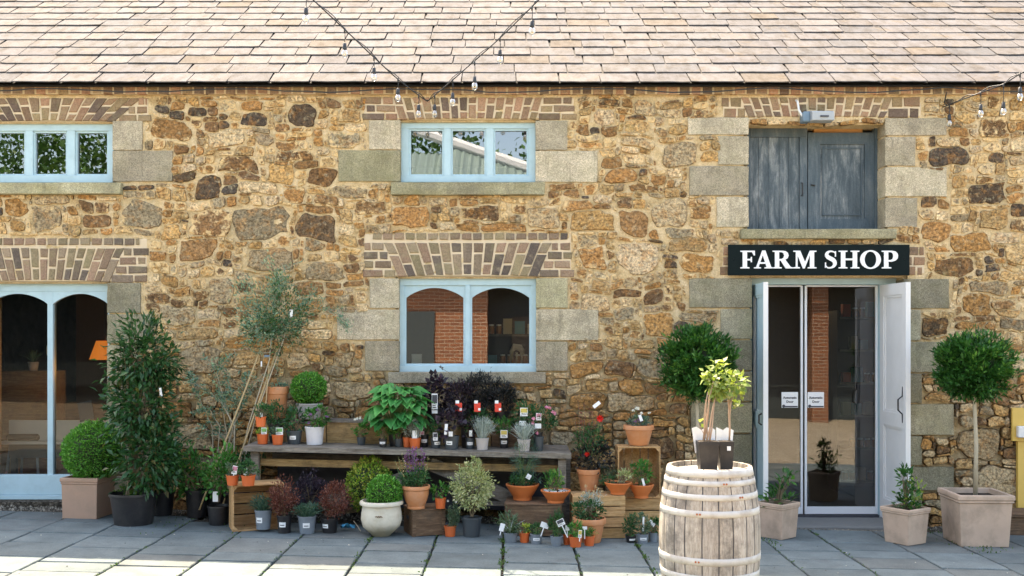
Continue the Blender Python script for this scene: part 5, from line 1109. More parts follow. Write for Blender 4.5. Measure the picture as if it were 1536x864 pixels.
# blue scrap
m=MB(); vs=[];fs=[]; n=8
xx,_=W(519,0,8.95)
for i in range(n+1):
    for j in range(5): vs.append((xx-.06+.12*i/n,-.92-j*.018+.02*math.sin(i),gz(xx)+.035+.018*math.sin(i*1.3+j*2.1)+.03*(j/4)*math.sin(i*.4)))
for i in range(n):
    for j in range(4): fs.append((i*5+j,(i+1)*5+j,(i+1)*5+j+1,i*5+j+1))
m.add(vs,fs); tag(m.build('plastic_scrap',M['bluebag'],None,smooth=True),'crumpled blue plastic scrap on the paving beside the cream pot','plastic scrap')
m=MB(); m.tube([(xx+.05,-.94,gz(xx)+.085),(xx+.09,-.96,gz(xx)+.04),(xx+.12,-1.0,gz(xx)+.006)],.004,5); tag(m.build('bent_stick',M['stem_pale'],None),'pale bent plant stick resting on the paving beside the blue scrap','stick')
# cream pot and the two balls
r=potted('potted_shrub','yellow-green clipped bush in a black pot behind the cream pot','potted plant',538,570,762,790,mat='black',d=9.35); c,rx,rz_=ext(r,520,588,686,768); f_ball(r,(c[0],0,c[2]),rx,rz_,'yelgreen',L=.030,cover=3.0,lump=.13)
r=potted('potted_topiary','small clipped box ball in a round cream stoneware pot','potted plant',540,604.5,752,806,kind='belly',mat='cream'); c,rx,rz_=ext(r,550,604,712,768); f_ball(r,(c[0],.0,c[2]),rx,rz_,'box',L=.021,cover=3.6)
m=MB(); h=r['_h']; rt=r['_r']; 
for dx in (-.018,0,.018): m.tube([(dx-.012,-rt*.965,h*.62),(dx,-rt*.985,h*.64),(dx+.012,-rt*.965,h*.61)],.004,5)
m.build('glaze_drip',M['oldwood'],r,local=True)
r=potted('potted_heather','terracotta pot of low heath with tall purple spikes on the brown box','potted plant',603,645.5,729,765,kind='foot',mat='terra',z=zt_block); c,rx,rz_=ext(r,596,646,699,733); f_bush(r,c,rx,rz_,'dgreen',L=.026,asp=.4,cover=2.3,clumps=30,base=(0,0,.18))
c,rx,rz_=ext(r,600,632,718,734); f_bush(r,c,rx,rz_,'olive',L=.022,asp=.4,cover=1.2,clumps=14,stems=False)
def spikes(root,lst,mat,w_=.012,L=.018,stemmat='stem_green',frac=.45,z0=None,n=40,name='flower_spike'):
    m=MB(); l=WL(root); z0=z0 if z0 is not None else root['_h']*.9
    for (px,pt) in lst:
        x,z=W(px,pt,root['_d']); X=x-l.x; Z=z-l.z; b=Vector((X*.45,random.uniform(-.03,.03),z0)); e=Vector((X,random.uniform(-.04,.03),Z)); m.tube([b,(b+e)/2+Vector((X*.08,0,0)),e],[.003,.0022,.0012],4); Ps=[]; Ds=[]
        for k in range(n):
            t=1-frac*random.random(); p=b+(e-b)*t; Ps.append((p.x+random.gauss(0,w_*.35),p.y+random.gauss(0,w_*.35),p.z)); Ds.append((random.gauss(0,1),random.gauss(0,1),.8))
        leafmesh(name,np.array(Ps),np.array(Ds),L*1.25,L*.6,LF[mat],root)
    m.build('stalk',M[stemmat],root,local=True)
spikes(r,[(612,676),(617,671),(622,674),(626,670),(634,673),(638,680),(607,683),(619,684)],'purple',frac=.6); spikes(r,[(592,690),(598,684),(643,684),(603,680)],'straw',frac=.7,n=20,L=.012,w_=.008,name='dry_spike')
r=potted('potted_herb','small orange pot of broad green leaves on the brown box','potted plant',652,669.5,747,764,mat='orange',z=zt_block,group=g); c,rx,rz_=ext(r,647,672,720,750); f_bush(r,c,rx,rz_,'green',L=.04,asp=.55,cover=1.6,clumps=12)
r=potted('potted_herb','small orange pot of upright rosemary in front of the brown box','potted plant',666,684.5,789,806,mat='orange',group=g); c,rx,rz_=ext(r,668,690,752,794); f_bush(r,c,rx,rz_,'olive',L=.020,asp=.3,cover=2.4,clumps=24,upb=1.1); flowers(r,[(c[0]-.04,-.03,c[2]+.13),(c[0]+.03,-.02,c[2]+.12)],.014,'white')
r=potted('potted_shrub','round cream-and-green variegated bush in a dark blue-black pot','potted plant',692,723,776,807,mat='grey_pot_dark'); c,rx,rz_=ext(r,672,744,696,764); f_bush(r,c,rx,rz_,'varieg',L=.030,asp=.42,cover=2.6,clumps=60,base=(0,0,.17),spread=.24,upb=.0)
c,rx,rz_=ext(r,696,724,684,712); f_bush(r,c,rx,rz_,'varieg',L=.028,asp=.45,cover=1.8,clumps=12,stems=False); 
# the two orange bowls
r=potted('potted_bowl','orange bowl of feathery fennel and grey-blue sage, left of two on the old box','potted plant',758.5,809,727,752,kind='bowl',mat='orangeterra',z=zt_old,group='orange clay bowls planted with herbs'); c,rx,rz_=ext(r,762,806,706,732); f_bush(r,c,rx,rz_,'dgreen',L=.022,asp=.5,cover=2.0,clumps=26); 
c,rx,rz_=ext(r,792,812,708,724); f_bush(r,c,rx,rz_,'blugrass',L=.05,asp=.35,cover=1.0,clumps=8,stems=False); c,rx,rz_=ext(r,762,812,660,715); f_bush(r,c,rx,rz_,'blugrass',L=.030,asp=.10,cover=.5,clumps=20,base=(0,0,.12),stem='stem_green',cap=900)
ptag(r,793,715,8,8,tilt=30,stick=False)
r=potted('potted_bowl','orange bowl of upright bright green herb, right of two on the old box','potted plant',811,856,736,756,kind='bowl',mat='orangeterra',z=zt_old,group='orange clay bowls planted with herbs'); c,rx,rz_=ext(r,815,845,706,738); f_bush(r,c,rx,rz_,'green',L=.040,asp=.36,cover=1.5,clumps=20,upb=1.2); c,rx,rz_=ext(r,832,843,703,730); f_bush(r,c,rx,rz_,'lime',L=.038,asp=.4,cover=.8,clumps=7,stems=False)
m=MB(); 
for k in range(60):
    a=random.uniform(0,6.28); q_=random.uniform(.3,.88)*r['_r']; m.box(q_*math.cos(a)-.005,q_*math.cos(a)+.005,q_*math.sin(a)-.005,q_*math.sin(a)+.005,r['_h']*.88,r['_h']*.88+.010)
m.build('white_grit',M['paper'],r,local=True)
# the front row of small pots
fr=[('grey pot with pink-veined strap leaves and a curled tag, leftmost of the front row',755,777,799,815,'grey_pot','olive',(748,784,768,802),.05,.2,(753,791,8,13,15),None),
('orange pot of yellow-green succulent in front of the old box, between two grey pots',778.5,795,799,815,'orange','yelgreen',(778,797,785,800),.022,.6,None,None),
('grey pot of thin trailing herb with a tilted white tag, right of the yellow-green succulent',795,814,801,817,'grey_pot','dgreen',(793,820,784,804),.022,.35,(817,788,14,9,20),(0,)),
('grey pot of tall herb with a square tag showing a dark picture, mid front row',825,845,804,820,'grey_pot','dgreen',(821,848,768,806),.026,.35,(841,784,13,11,-25),None),
('small orange pot half hidden behind the largest orange pot of the front row',844,856,801,818,'orange','blugrass',(843,858,788,803),.018,.5,(851,792,7,9,0),None),
('largest orange pot of the front row, with a green herb and a yellow-green tag',853,873.5,805,822,'orange','green',(852,876,782,808),.028,.5,(870,801,6,13,4),None),
('rightmost orange pot of the front row, of low thyme with a white tag',875,892.5,804,820,'orange','green',(873,896,792,808),.018,.55,(877,792,8,5,0),None)]
for k,(lab,a,b,t,bo,mt,lf,e,L,asp,tg,stk) in enumerate(fr):
    r=potted('potted_herb',lab,'potted plant',a,b,t,bo,mat=mt,group=g if mt=='orange' else gg,sticker=stk); c,rx,rz_=ext(r,*e); f_bush(r,c,rx,rz_,lf,L=L,asp=asp,cover=1.7,clumps=16,upb=.6,stem='stem_green')
    if k in (0,): blades('strap_leaf',(0,0,r['_h']*.85),34,.19,1.1,.010,LF['silver'],r,droop=.7,rb=.02)
    if tg: ptag(r,tg[0],tg[1],tg[2],tg[3],art=('print' if k==3 else ('yellow_tag' if k==5 else None)),tilt=tg[4],dd=-.03)
r=potted('potted_plant','large terracotta pot of silvery foliage with pale dried flower heads before the upturned crate','potted plant',860,909,778,816,kind='classic',mat='terra'); c,rx,rz_=ext(r,858,908,748,782); f_bush(r,c,rx,rz_,'dgreen',L=.030,asp=.5,cover=1.9,clumps=30); c,rx,rz_=ext(r,868,905,738,765); f_bush(r,c,rx,rz_,'silver',L=.030,asp=.2,cover=1.0,clumps=20,cap=600)
c,rx,rz_=ext(r,885,905,764,782); f_bush(r,c,rx,rz_,'bronze',L=.025,asp=.6,cover=.9,clumps=8,stems=False)
spikes(r,[(879,728),(883,736),(893,729),(889,735),(897,734),(902,737),(875,738),(886,742)],'straw',frac=.07,n=12,L=.012,w_=.012,stemmat='stem_pale',name='seed_head')
flowers(r,[(c[0]+.0,-.12,c[2]+.05)],.02,'straw')
# on the upturned crate
r=potted('potted_dahlia','terracotta pot of dark leaved dahlia with red flowers on the upturned crate','potted plant',865,901,704,738,kind='classic',mat='terra',z=zA); c,rx,rz_=ext(r,858,924,660,712); f_bush(r,c,rx,rz_,'feather',L=.040,asp=.5,cover=1.7,clumps=40,base=(0,0,.17)); c,rx,rz_=ext(r,858,915,630,690); f_bush(r,c,rx,rz_,'dgreen',L=.032,asp=.4,cover=1.1,clumps=30,base=(0,0,.2),spread=.34)
c,rx,rz_=ext(r,900,928,690,720); f_bush(r,c,rx,rz_,'olive',L=.022,asp=.3,cover=.9,clumps=12)
def fpt(r,px,py,dd=-.12): d=r['_d']+dd; v=P3(px,py,d)-WL(r); return tuple(v)
flowers(r,[fpt(r,900,628),fpt(r,900,628)],.040,'redf',petals=9); flowers(r,[fpt(r,880,682),fpt(r,881,681)],.026,'redf')
m=MB(); m.tube([(0,0,r['_h']),(.03,-.05,.35),tuple(Vector(fpt(r,900,630))+Vector((0,.01,0)))],[.004,.003,.002],5); m.build('flower_stalk',M['stem_green'],r,local=True)
spikes(r,[(867,601),(876,606),(884,612),(862,622),(889,618),(873,618),(892,630)],'redbrown',frac=.45,n=26,L=.016,w_=.010,stemmat='stem'); ptag(r,895,607,14,6,tilt=-38,stick=False)
r=potted('potted_bowl','orange bowl of variegated trailing leaves at the right end of the upturned crate','potted plant',906.5,947.5,724,743,kind='bowl',mat='orangeterra',z=zA,group='orange clay bowls planted with herbs'); c,rx,rz_=ext(r,922,950,702,728); f_bush(r,c,rx,rz_,'varieg',L=.030,asp=.5,cover=1.3,clumps=14); c,rx,rz_=ext(r,900,925,712,730); f_bush(r,c,rx,rz_,'dgreen',L=.022,asp=.5,cover=1.2,clumps=12)
r=potted('potted_bowl','orange bowl of leafy green herb standing inside the upright crate','potted plant',943,981,727,748.5,kind='bowl',mat='orangeterra',z=zB+.017,d=9.14,group='orange clay bowls planted with herbs'); c,rx,rz_=ext(r,944,982,688,732); f_bush(r,c,rx,rz_,'green',L=.036,asp=.5,cover=1.5,clumps=26); ptag(r,965,723,4,12,tilt=-15)
r=potted('potted_bowl','terracotta bowl of succulents and white daisies on top of the upright crate','potted plant',935,981,638,671.5,kind='classic',mat='terra',z=zC+.004,d=9.34,taper=.62); c,rx,rz_=ext(r,939,976,622,642); f_bush(r,c,rx,rz_,'blugrass',L=.028,asp=.35,cover=1.6,clumps=22); flowers(r,[fpt(r,954,612),fpt(r,962,620),fpt(r,974,619),fpt(r,957,613),fpt(r,950,616)],.018,'white'); c,rx,rz_=ext(r,948,966,630,641); f_bush(r,c,rx,rz_,'purple',L=.03,asp=.5,cover=1.0,clumps=8,stems=False); ptag(r,961,627,5,11,tilt=-20,stick=False)
m=MB(); m.tube([(0,0,r['_h']*.8),tuple(Vector(fpt(r,954,613))+Vector((0,.05,0)))],.002,4); m.tube([(0.02,0,r['_h']*.8),tuple(Vector(fpt(r,973,620))+Vector((0,.05,0)))],.002,4); m.build('stalk',M['stem_green'],r,local=True)
for k,(lab,a,b,t,bo,mt,e,st) in enumerate((('black pot of bushy dark herb, left of three beside the barrel',938,954.5,804,815,'black',(934,957,768,806),(.3,)),('grey pot of fern-like leaves, middle of three beside the barrel',955.5,973,801,816,'grey_pot',(953,978,768,804),(0,)),('grey pot of herb with a folded tag, nearest the barrel of three',972,986.5,799,814,'grey_pot',(970,992,775,801),None))):
    r=potted('potted_herb',lab,'potted plant',a,b,t,bo,mat=mt,group='small pots of herbs beside the barrel',sticker=st); c,rx,rz_=ext(r,*e); f_bush(r,c,rx,rz_,['dgreen','olive','dgreen'][k],L=.03,asp=.45,cover=1.7,clumps=18)
    if k==1: ptag(r,965,786,3,24,tilt=2,stick=False)
    if k==2: ptag(r,978,785,12,7,tilt=40,stick=False)
# ---------------------------------------------------------------- plants on the bench
r=potted('potted_herb','orange pot with a tag at the far left of the bench front','potted plant',385,403,651,667,mat='orange',z=zb,group=g); c,rx,rz_=ext(r,384,404,640,654); f_bush(r,c,rx,rz_,'yelgreen',L=.022,asp=.5,cover=1.2,clumps=10); ptag(r,396,647,9,12,art='green_print')
r=potted('potted_herb','orange pot with a green picture tag, second from the left on the bench front','potted plant',407.5,425.5,652,668,mat='orange',z=zb,group=g); c,rx,rz_=ext(r,405,428,640,655); f_bush(r,c,rx,rz_,'olive',L=.02,asp=.5,cover=1.2,clumps=10); ptag(r,419,647,12,12,art='green_print')
r=potted('potted_shrub','dark grey pot of broad dark leaves left of the white pot on the bench','potted plant',429,453.5,646,667,mat='grey_pot_dark',z=zb,sticker=(0,)); c,rx,rz_=ext(r,426,458,604,650); f_bush(r,c,rx,rz_,'dgreen',L=.045,asp=.5,cover=1.5,clumps=22)
r=potted('potted_pansy','white pot of dark leaved pansies with mauve flowers on the bench','potted plant',457.5,486.5,640,668,mat='white_pot',z=zb,taper=.8); c,rx,rz_=ext(r,455,500,606,642); f_bush(r,c,rx,rz_,'green',L=.034,asp=.55,cover=1.7,clumps=26); flowers(r,[fpt(r,466,622),fpt(r,476,615),fpt(r,463,634),fpt(r,490,625)],.020,'purple')
r=potted('potted_herb','orange pot of dark herb on the back row at the left end of the bench','potted plant',383,399.5,625,641,mat='orange',z=zr,group=g); c,rx,rz_=ext(r,378,410,604,628); f_bush(r,c,rx,rz_,'dgreen',L=.032,asp=.4,cover=1.5,clumps=18); ptag(r,392,623,4,8)
r=potted('potted_shrub','dark spreading herb in a black pot behind the orange pots on the bench','potted plant',402,424,634,652,mat='black',z=zb,d=9.55); c,rx,rz_=ext(r,392,432,600,645); f_bush(r,c,rx,rz_,'dgreen',L=.032,asp=.4,cover=1.5,clumps=26)
r=potted('potted_olive','tall terracotta pot at the back of the bench below the leaning canes','potted plant',399,433,580,640,kind='classic',mat='terra',z=zr,d=9.72,taper=.7); c,rx,rz_=ext(r,398,430,572,588); f_bush(r,c,rx,rz_,'euc',L=.03,asp=.3,cover=.8,clumps=14)
r=potted('potted_topiary','small clipped box ball on a pale pot at the back of the bench','potted plant',444,484,605,640,mat='taupe_pot',z=zr,d=9.72); c,rx,rz_=ext(r,436,490,558,606); f_ball(r,(c[0],0,c[2]),rx,rz_,'box',L=.022,cover=3.6)
def hosta(r,e,n=86):
    c,rx,rz_=ext(r,*e); Lf=MB(); st=MB(); base=Vector((0,0,r['_h']*.85))
    V=[];Fc=[];rn=[]
    for i in range(n):
        a=random.uniform(0,2*PI) if i%5<2 else random.uniform(PI,2*PI); el=random.uniform(-.35,1.3); q_=Vector((math.cos(a)*math.cos(el)*rx*.66,math.sin(a)*math.cos(el)*rx*.50,c[2]-rz_*.15+(math.sin(el))*rz_*.95)); q_.x+=c[0]; d=Vector((math.cos(a),math.sin(a),.05+.35*math.sin(el))).normalized()
        d=(d+Vector((0,-random.uniform(.1,1.0),0))).normalized()
        L=random.uniform(.14,.205); Wd=L*.74; s=d.cross(Vector((random.gauss(0,.25),random.gauss(0,.25),1))).normalized(); u=s.cross(d); o=len(V); rr=random.random(); nu,nv=7,5
        st.tube([base,(base+q_)/2+Vector((0,0,.03)),q_],.004,5)
        for iu in range(nu):
            t=iu/(nu-1); wdt=(math.sin(PI*min(1,t**.62))*.5+.001) if t<1 else .0
            for iv in range(nv):
                v=(iv/(nv-1)-.5)*2; p=q_+d*(L*t)+s*(Wd*wdt*v)+u*(L*(-.42*t*t+.12*abs(v)*wdt*2+.015*math.sin(iv*3+iu)))
                V.append(tuple(p)); rn.append(min(1,rr*.8+.2*abs(v)))
        for iu in range(nu-1):
            for iv in range(nv-1): Fc.append((o+iu*nv+iv,o+iu*nv+iv+1,o+(iu+1)*nv+iv+1,o+(iu+1)*nv+iv))
    npmesh('foliage',np.array(V),np.array(Fc),LF['hosta'],r,np.array(rn)); st.build('petiole',M['stem_green'],r,local=True)
r=potted('potted_hosta','hosta with large bright green heart-shaped leaves at the back of the bench','potted plant',582,606,650,660,mat='black',z=zb,d=9.5); hosta(r,(549,646,574,652))
hosta_r=r
r=potted('potted_flower','little black pot of white flowers left of the hosta on the bench','potted plant',535,549,656,668,mat='grey_pot_dark',z=zb); c,rx,rz_=ext(r,528,556,632,658); f_bush(r,c,rx,rz_,'green',L=.03,asp=.6,cover=1.3,clumps=14); flowers(r,[fpt(r,536,628),fpt(r,540,627),fpt(r,532,629),fpt(r,553,632)],.016,'white')
r=potted('potted_herb','black pot with a white sticker and ferny green leaves, right of the white flowers','potted plant',568,580.5,658,671,mat='black',z=zb,sticker=(0,)); c,rx,rz_=ext(r,564,586,632,660); f_bush(r,c,rx,rz_,'green',L=.03,asp=.3,cover=1.5,clumps=18,upb=1)
r=potted('potted_herb','plain dark pot of light green leaves just left of the two close orange pots','potted plant',592,604.5,658,671,mat='grey_pot_dark',z=zb); c,rx,rz_=ext(r,586,610,634,660); f_bush(r,c,rx,rz_,'green',L=.026,asp=.6,cover=1.3,clumps=16)
r=potted('potted_herb','orange pot half hidden behind the lavender pot','potted plant',604,618,656,669,mat='orange',z=zb,group=g,d=9.42); c,rx,rz_=ext(r,600,622,628,657); f_bush(r,c,rx,rz_,'silver',L=.025,asp=.3,cover=.9,clumps=14)
r=potted('potted_lavender','orange pot of silver lavender with a pale tag below the hosta','potted plant',613.5,631.5,657,673,mat='orange',z=zb,group=g); blades('foliage',(0,0,r['_h']*.85),60,.20,.5,.006,LF['silver'],r,droop=.25,rb=.03); c,rx,rz_=ext(r,612,636,628,646); f_bush(r,c,rx,rz_,'silver',L=.018,asp=.4,cover=1.0,clumps=12,stems=False); ptag(r,622,652,8,14,face='silver_tag' if 'silver_tag' in M else 'paper')
r=potted('potted_plant','black pot with a white sticker and round tag right of the lavender','potted plant',630,643.5,652,671,mat='black',z=zb,sticker=(0,)); c,rx,rz_=ext(r,628,648,632,654); f_bush(r,c,rx,rz_,'dgreen',L=.026,asp=.5,cover=1.2,clumps=14); ptag(r,633,651,7,9,art='pink_print')
HB='dark leaved plants on the bench'
r=potted('potted_heuchera','dark grey pot with a round maroon tag hanging over its rim','potted plant',645.5,662.5,657,673,mat='grey_pot_dark',z=zb,sticker=(.4,)); c,rx,rz_=ext(r,642,664,630,660); f_bush(r,c,rx,rz_,'dgreen',L=.03,asp=.35,cover=1.4,clumps=18); ptag(r,653,655,8,13,art='print',dd=-.05,stick=False)
r=potted('potted_heuchera','greenish-grey pot of near-black ruffled leaves in the middle of the bench front','potted plant',665.5,689,654,675,mat='grey_pot_dark',z=zb,sticker=(-.3,)); c,rx,rz_=ext(r,652,700,612,658); f_bush(r,c,rx,rz_,'plum',L=.052,asp=.85,cover=1.9,clumps=26); ptag(r,669,644,5,18,tilt=5,dd=-.05,stick=False); ptag(r,676,651,7,8,dd=-.05,stick=False)
r=potted('potted_plant','slim grey pot with a pale sticker between the ruffled plant and the silver curry plant','potted plant',698,712,657,674,mat='grey_pot_dark',z=zb,sticker=(0,)); c,rx,rz_=ext(r,692,714,632,660); f_bush(r,c,rx,rz_,'plum',L=.035,asp=.7,cover=1.4,clumps=16); ptag(r,706,650,5,10,dd=-.03,stick=False)
r=potted('potted_lavender','taupe pot of tall upright silver foliage, the larger of two silver plants','potted plant',713.5,733.5,657,676,mat='taupe_pot',z=zb); blades('foliage',(0,0,r['_h']*.85),150,.24,.62,.007,LF['silver'],r,droop=.15,rb=.035); c,rx,rz_=ext(r,711,742,626,656); f_bush(r,c,rx,rz_,'silver',L=.020,asp=.22,cover=1.0,clumps=26,upb=1.2,stems=False)
r=potted('potted_flower','black square pot with a yellow flower picture right of the larger silver plant','potted plant',748.5,763.5,654,673,mat='black',z=zb,sticker=(0,)); c,rx,rz_=ext(r,743,768,622,656); f_bush(r,c,rx,rz_,'green',L=.028,asp=.35,cover=1.3,clumps=18); ptag(r,756,651,12,13,art='yellow_tag',dd=-.05,stick=False)
r=potted('potted_lavender','pale pot of low silver foliage, the smaller of two silver plants','potted plant',776,796,659,678,mat='taupe_pot',z=zb); blades('foliage',(0,0,r['_h']*.85),150,.20,.8,.007,LF['silver'],r,droop=.2,rb=.035); c,rx,rz_=ext(r,770,803,634,658); f_bush(r,c,rx,rz_,'silver',L=.020,asp=.22,cover=.9,clumps=26,upb=1.2,stems=False)
r=potted('potted_plant','black pot behind the smaller silver plant with a yellow flower label','potted plant',778,793,632,655,mat='black',z=zb,d=9.5); c,rx,rz_=ext(r,766,815,600,645); f_bush(r,c,rx,rz_,'dgreen',L=.032,asp=.45,cover=1.5,clumps=30); ptag(r,786,618,13,14,art='yellow_tag',stick=False,dd=-.05); ptag(r,784,635,11,8,stick=False,dd=-.05)
r=potted('potted_flower','black pot of pink flowers near the right end of the bench','potted plant',800,814,648,668,mat='black',z=zb,d=9.45); c,rx,rz_=ext(r,796,836,606,650); f_bush(r,c,rx,rz_,'dgreen',L=.028,asp=.4,cover=1.3,clumps=26); flowers(r,[fpt(r,820,611),fpt(r,824,612),fpt(r,829,618),fpt(r,832,620),fpt(r,800,628),fpt(r,799,634),fpt(r,806,650)],.022,'pink'); ptag(r,808,625,9,12,art='pink_print',stick=False,dd=-.06); ptag(r,807,639,11,8,stick=False,dd=-.06)
r=potted('potted_herb','trailing ferny herb spilling over the bench edge above the orange bowls','potted plant',800,816,655,677,mat='grey_pot_dark',z=zb); c,rx,rz_=ext(r,796,812,655,684); f_bush(r,c,rx,rz_,'blugrass',L=.025,asp=.15,cover=1.2,clumps=20,cap=900)
r=potted('potted_heuchera','dark purple ruffled plant on the back row directly right of the hosta','potted plant',638,668,612,634,mat='black',z=zr,group=HB); c,rx,rz_=ext(r,624,678,560,622); f_bush(r,c,rx,rz_,'plum',L=.055,asp=.85,cover=2.0,clumps=34); ptag(r,652,603,10,28,art='print',dd=-.12,stick=False); ptag(r,652,617,10,7,dd=-.12,stick=False)
for (a,b,lab,tx,e,mt) in ((676,702,'left of three dark feathery plants with red tags',688,(664,715,566,630),'plum'),(705,731,'middle of three dark feathery plants with red tags, the tallest',716,(690,748,553,628),'feather'),(738,764,'right of three dark feathery plants with red tags',747,(724,776,566,628),'feather')):
    r=potted('potted_shrub',lab,'potted plant',a,b,618,636,mat='black',z=zr,group=HB); c,rx,rz_=ext(r,*e); f_bush(r,c,rx,rz_,mt,L=.034,asp=.32,cover=2.4,clumps=50,spread=.28); ptag(r,tx,611,11,15,face='red_tag',dd=-.20,stick=False); ptag(r,tx-2,603,6,5,dd=-.202,stick=False); ptag(r,tx+3,614,4,4,dd=-.203,stick=False)
    if b==731:
        m=MB(); m.tube([(0,0,.3),fpt(r,662,552,-.02)],.002,4); m.build('long_stalk',M['stem'],r,local=True); leafmesh('stray_leaf',np.array([fpt(r,662,551,-.02)]*6),rg.normal(size=(6,3)),.03,.012,LF['feather'],r)
r=potted('potted_shrub','dark green plant filling the back row right of the three feathery plants','potted plant',775,797,618,640,mat='black',z=lambda x: zr(x)-.05); c,rx,rz_=ext(r,758,800,598,640); f_bush(r,c,rx,rz_,'dgreen',L=.04,asp=.4,cover=1.7,clumps=30)
r=potted('potted_plant','blue-green leafy plant low behind the red tags in the middle of the bench','potted plant',690,714,634,655,mat='black',z=zb,d=9.5); c,rx,rz_=ext(r,676,746,612,650); f_bush(r,c,rx,rz_,'dgreen',L=.035,asp=.45,cover=1.4,clumps=34)
# ---------------------------------------------------------------- young tree with canes
def sprig(r,pts,d0,d1,n,L,asp,mat,rad=.004,name='foliage',stemmat='stem_pale',start=.15,jit=.012,nbr=0):
    l=WL(r); P=[]; k=len(pts)
    for i,(px,py) in enumerate(pts): d=d0+(d1-d0)*i/(k-1); P.append(P3(px,py,d)-l)
    m=MB(); m.tube(P,[rad*(1-.7*i/(k-1)) for i in range(k)],5); Ps=[];Ds=[]
    def along(PP,n,st):
        for _ in range(n):
            t=st+(1-st)*random.random(); f=t*(len(PP)-1); i=min(int(f),len(PP)-2); p=PP[i].lerp(PP[i+1],f-i); ax=(PP[i+1]-PP[i]).normalized()
            Ps.append(tuple(p+Vector((random.gauss(0,jit),random.gauss(0,jit),random.gauss(0,jit*.6))))); Ds.append(tuple(ax*.6+Vector((random.gauss(0,.7),random.gauss(0,.7),random.gauss(0,.6)))))
    along(P,n,start)
    for b in range(nbr):
        t=random.uniform(.3,1); f=t*(k-1); i=min(int(f),k-2); p=P[i].lerp(P[i+1],f-i); e=p+Vector((random.gauss(0,.10),random.gauss(0,.06),random.uniform(.0,.14))); m.tube([p,e],[.002,.001],4); along([p,e],int(n/nbr)+6,.1)
    m.build('stem',M[stemmat],r,local=True); leafmesh(name,np.array(Ps),np.array(Ds),L,L*asp,LF[mat],r)
x,_=W(352,0,9.55); r=thing('young_olive_tree','tall thin grey-green olive tree leaning up the wall beside bamboo canes','tree',(x,-.45,gz(x)+.003))
r['_h']=.25; r['_r']=.13; m=MB(); m.lathe(prof('nursery',.14,.11,.25),28); m.build('pot',M['black'],r,smooth=True,local=True); m=MB(); m.lathe([(.125,.22),(.01,.23)],16,cap0=False); m.build('soil',M['soil'],r,local=True)
for pts in ([(350,745),(372,640),(404,540),(409,480),(414,440),(428,398)],[(352,745),(385,620),(425,510),(436,470),(470,440)],[(349,745),(352,640),(330,600),(285,570)]): sprig(r,pts,9.55,9.72,140,.030,.30,'euc',rad=.008,start=.55,nbr=9)
c0=WL(r)
for (e,n,mt) in (((362,450,440,510),1700,'euc'),((358,412,470,512),700,'dgreen'),((392,458,436,505),900,'dgreen'),((392,440,402,452),420,'euc'),((440,470,445,480),120,'euc')):
    x0,z1=W(e[0],e[2],9.65); x1,z0=W(e[1],e[3],9.65); cc=Vector(((x0+x1)/2,-.35,(z0+z1)/2))-c0; rx=(x1-x0)/2; rz2=(z1-z0)/2
    k=14; cl=rg.normal(size=(k,3))*.55*np.array([rx,.12,rz2])+np.array(cc); kk=rg.integers(0,k,n); P=cl[kk]+rg.normal(size=(n,3))*np.array([rx,.10,rz2])*.24; leafmesh('foliage',P,norm(P-np.array(cc)+1e-5)+rg.normal(size=(n,3))*.6+np.array([0,0,.5]),.034,.011,LF[mt],r)
for pts,n in (([(452,470),(475,463),(500,466),(522,490)],90),([(490,466),(512,478),(527,500)],60),([(436,470),(460,455),(474,440)],60),([(420,520),(415,560),(430,600)],60),([(395,560),(372,590),(345,610)],80)): sprig(r,pts,9.68,9.75,n,.030,.28,'euc',rad=.003,start=.2,jit=.02,nbr=4)
ptag(type('o',(),{})() if False else r,0,0) if False else None
m=MB(); v=P3(437,470,9.5)-c0; m.box(v.x-.013,v.x+.013,v.y,v.y+.002,v.z-.035,v.z+.035,M=None); m.build('plant_tag',M['paper'],r,local=True)
m=MB(); v=P3(402,534,9.55)-c0; m.box(v.x-.035,v.x+.01,v.y,v.y+.02,v.z-.008,v.z+.008); m.build('tie',M['bluegrey'],r,local=True); m=MB(); v=P3(392,545,9.55)-c0; m.box(v.x-.006,v.x+.006,v.y,v.y+.002,v.z-.03,v.z+.02); m.build('plant_tag',M['paper'],r,local=True)
for k,(a,b,lab) in enumerate((((396,511),(336,668),'left of three leaning bamboo canes, ending lowest'),((424,501),(358,690),'longest bamboo cane leaning right against the wall'),((409,478),(392,690),'steep thin pale cane between the two thicker bamboo canes'))):
    A=P3(b[0],b[1],9.5); B=P3(a[0],a[1],9.70); dirn=(B-A).normalized(); gx=A.x; t=(A.z-(gz(A.x)+.1))/dirn.z; A2=A-dirn*t
    m=MB(); nn=9; pts=[A2.lerp(B,i/nn) for i in range(nn+1)]; m.tube(pts,.0085 if k<2 else .005,8)
    if k<2:
        for i in range(1,nn): m.tube([pts[i]-dirn*.004,pts[i]+dirn*.004],.0105,8)
    tag(m.build('bamboo_cane',M['cane'],None,smooth=True),lab,'cane','bamboo canes leaning on the wall')
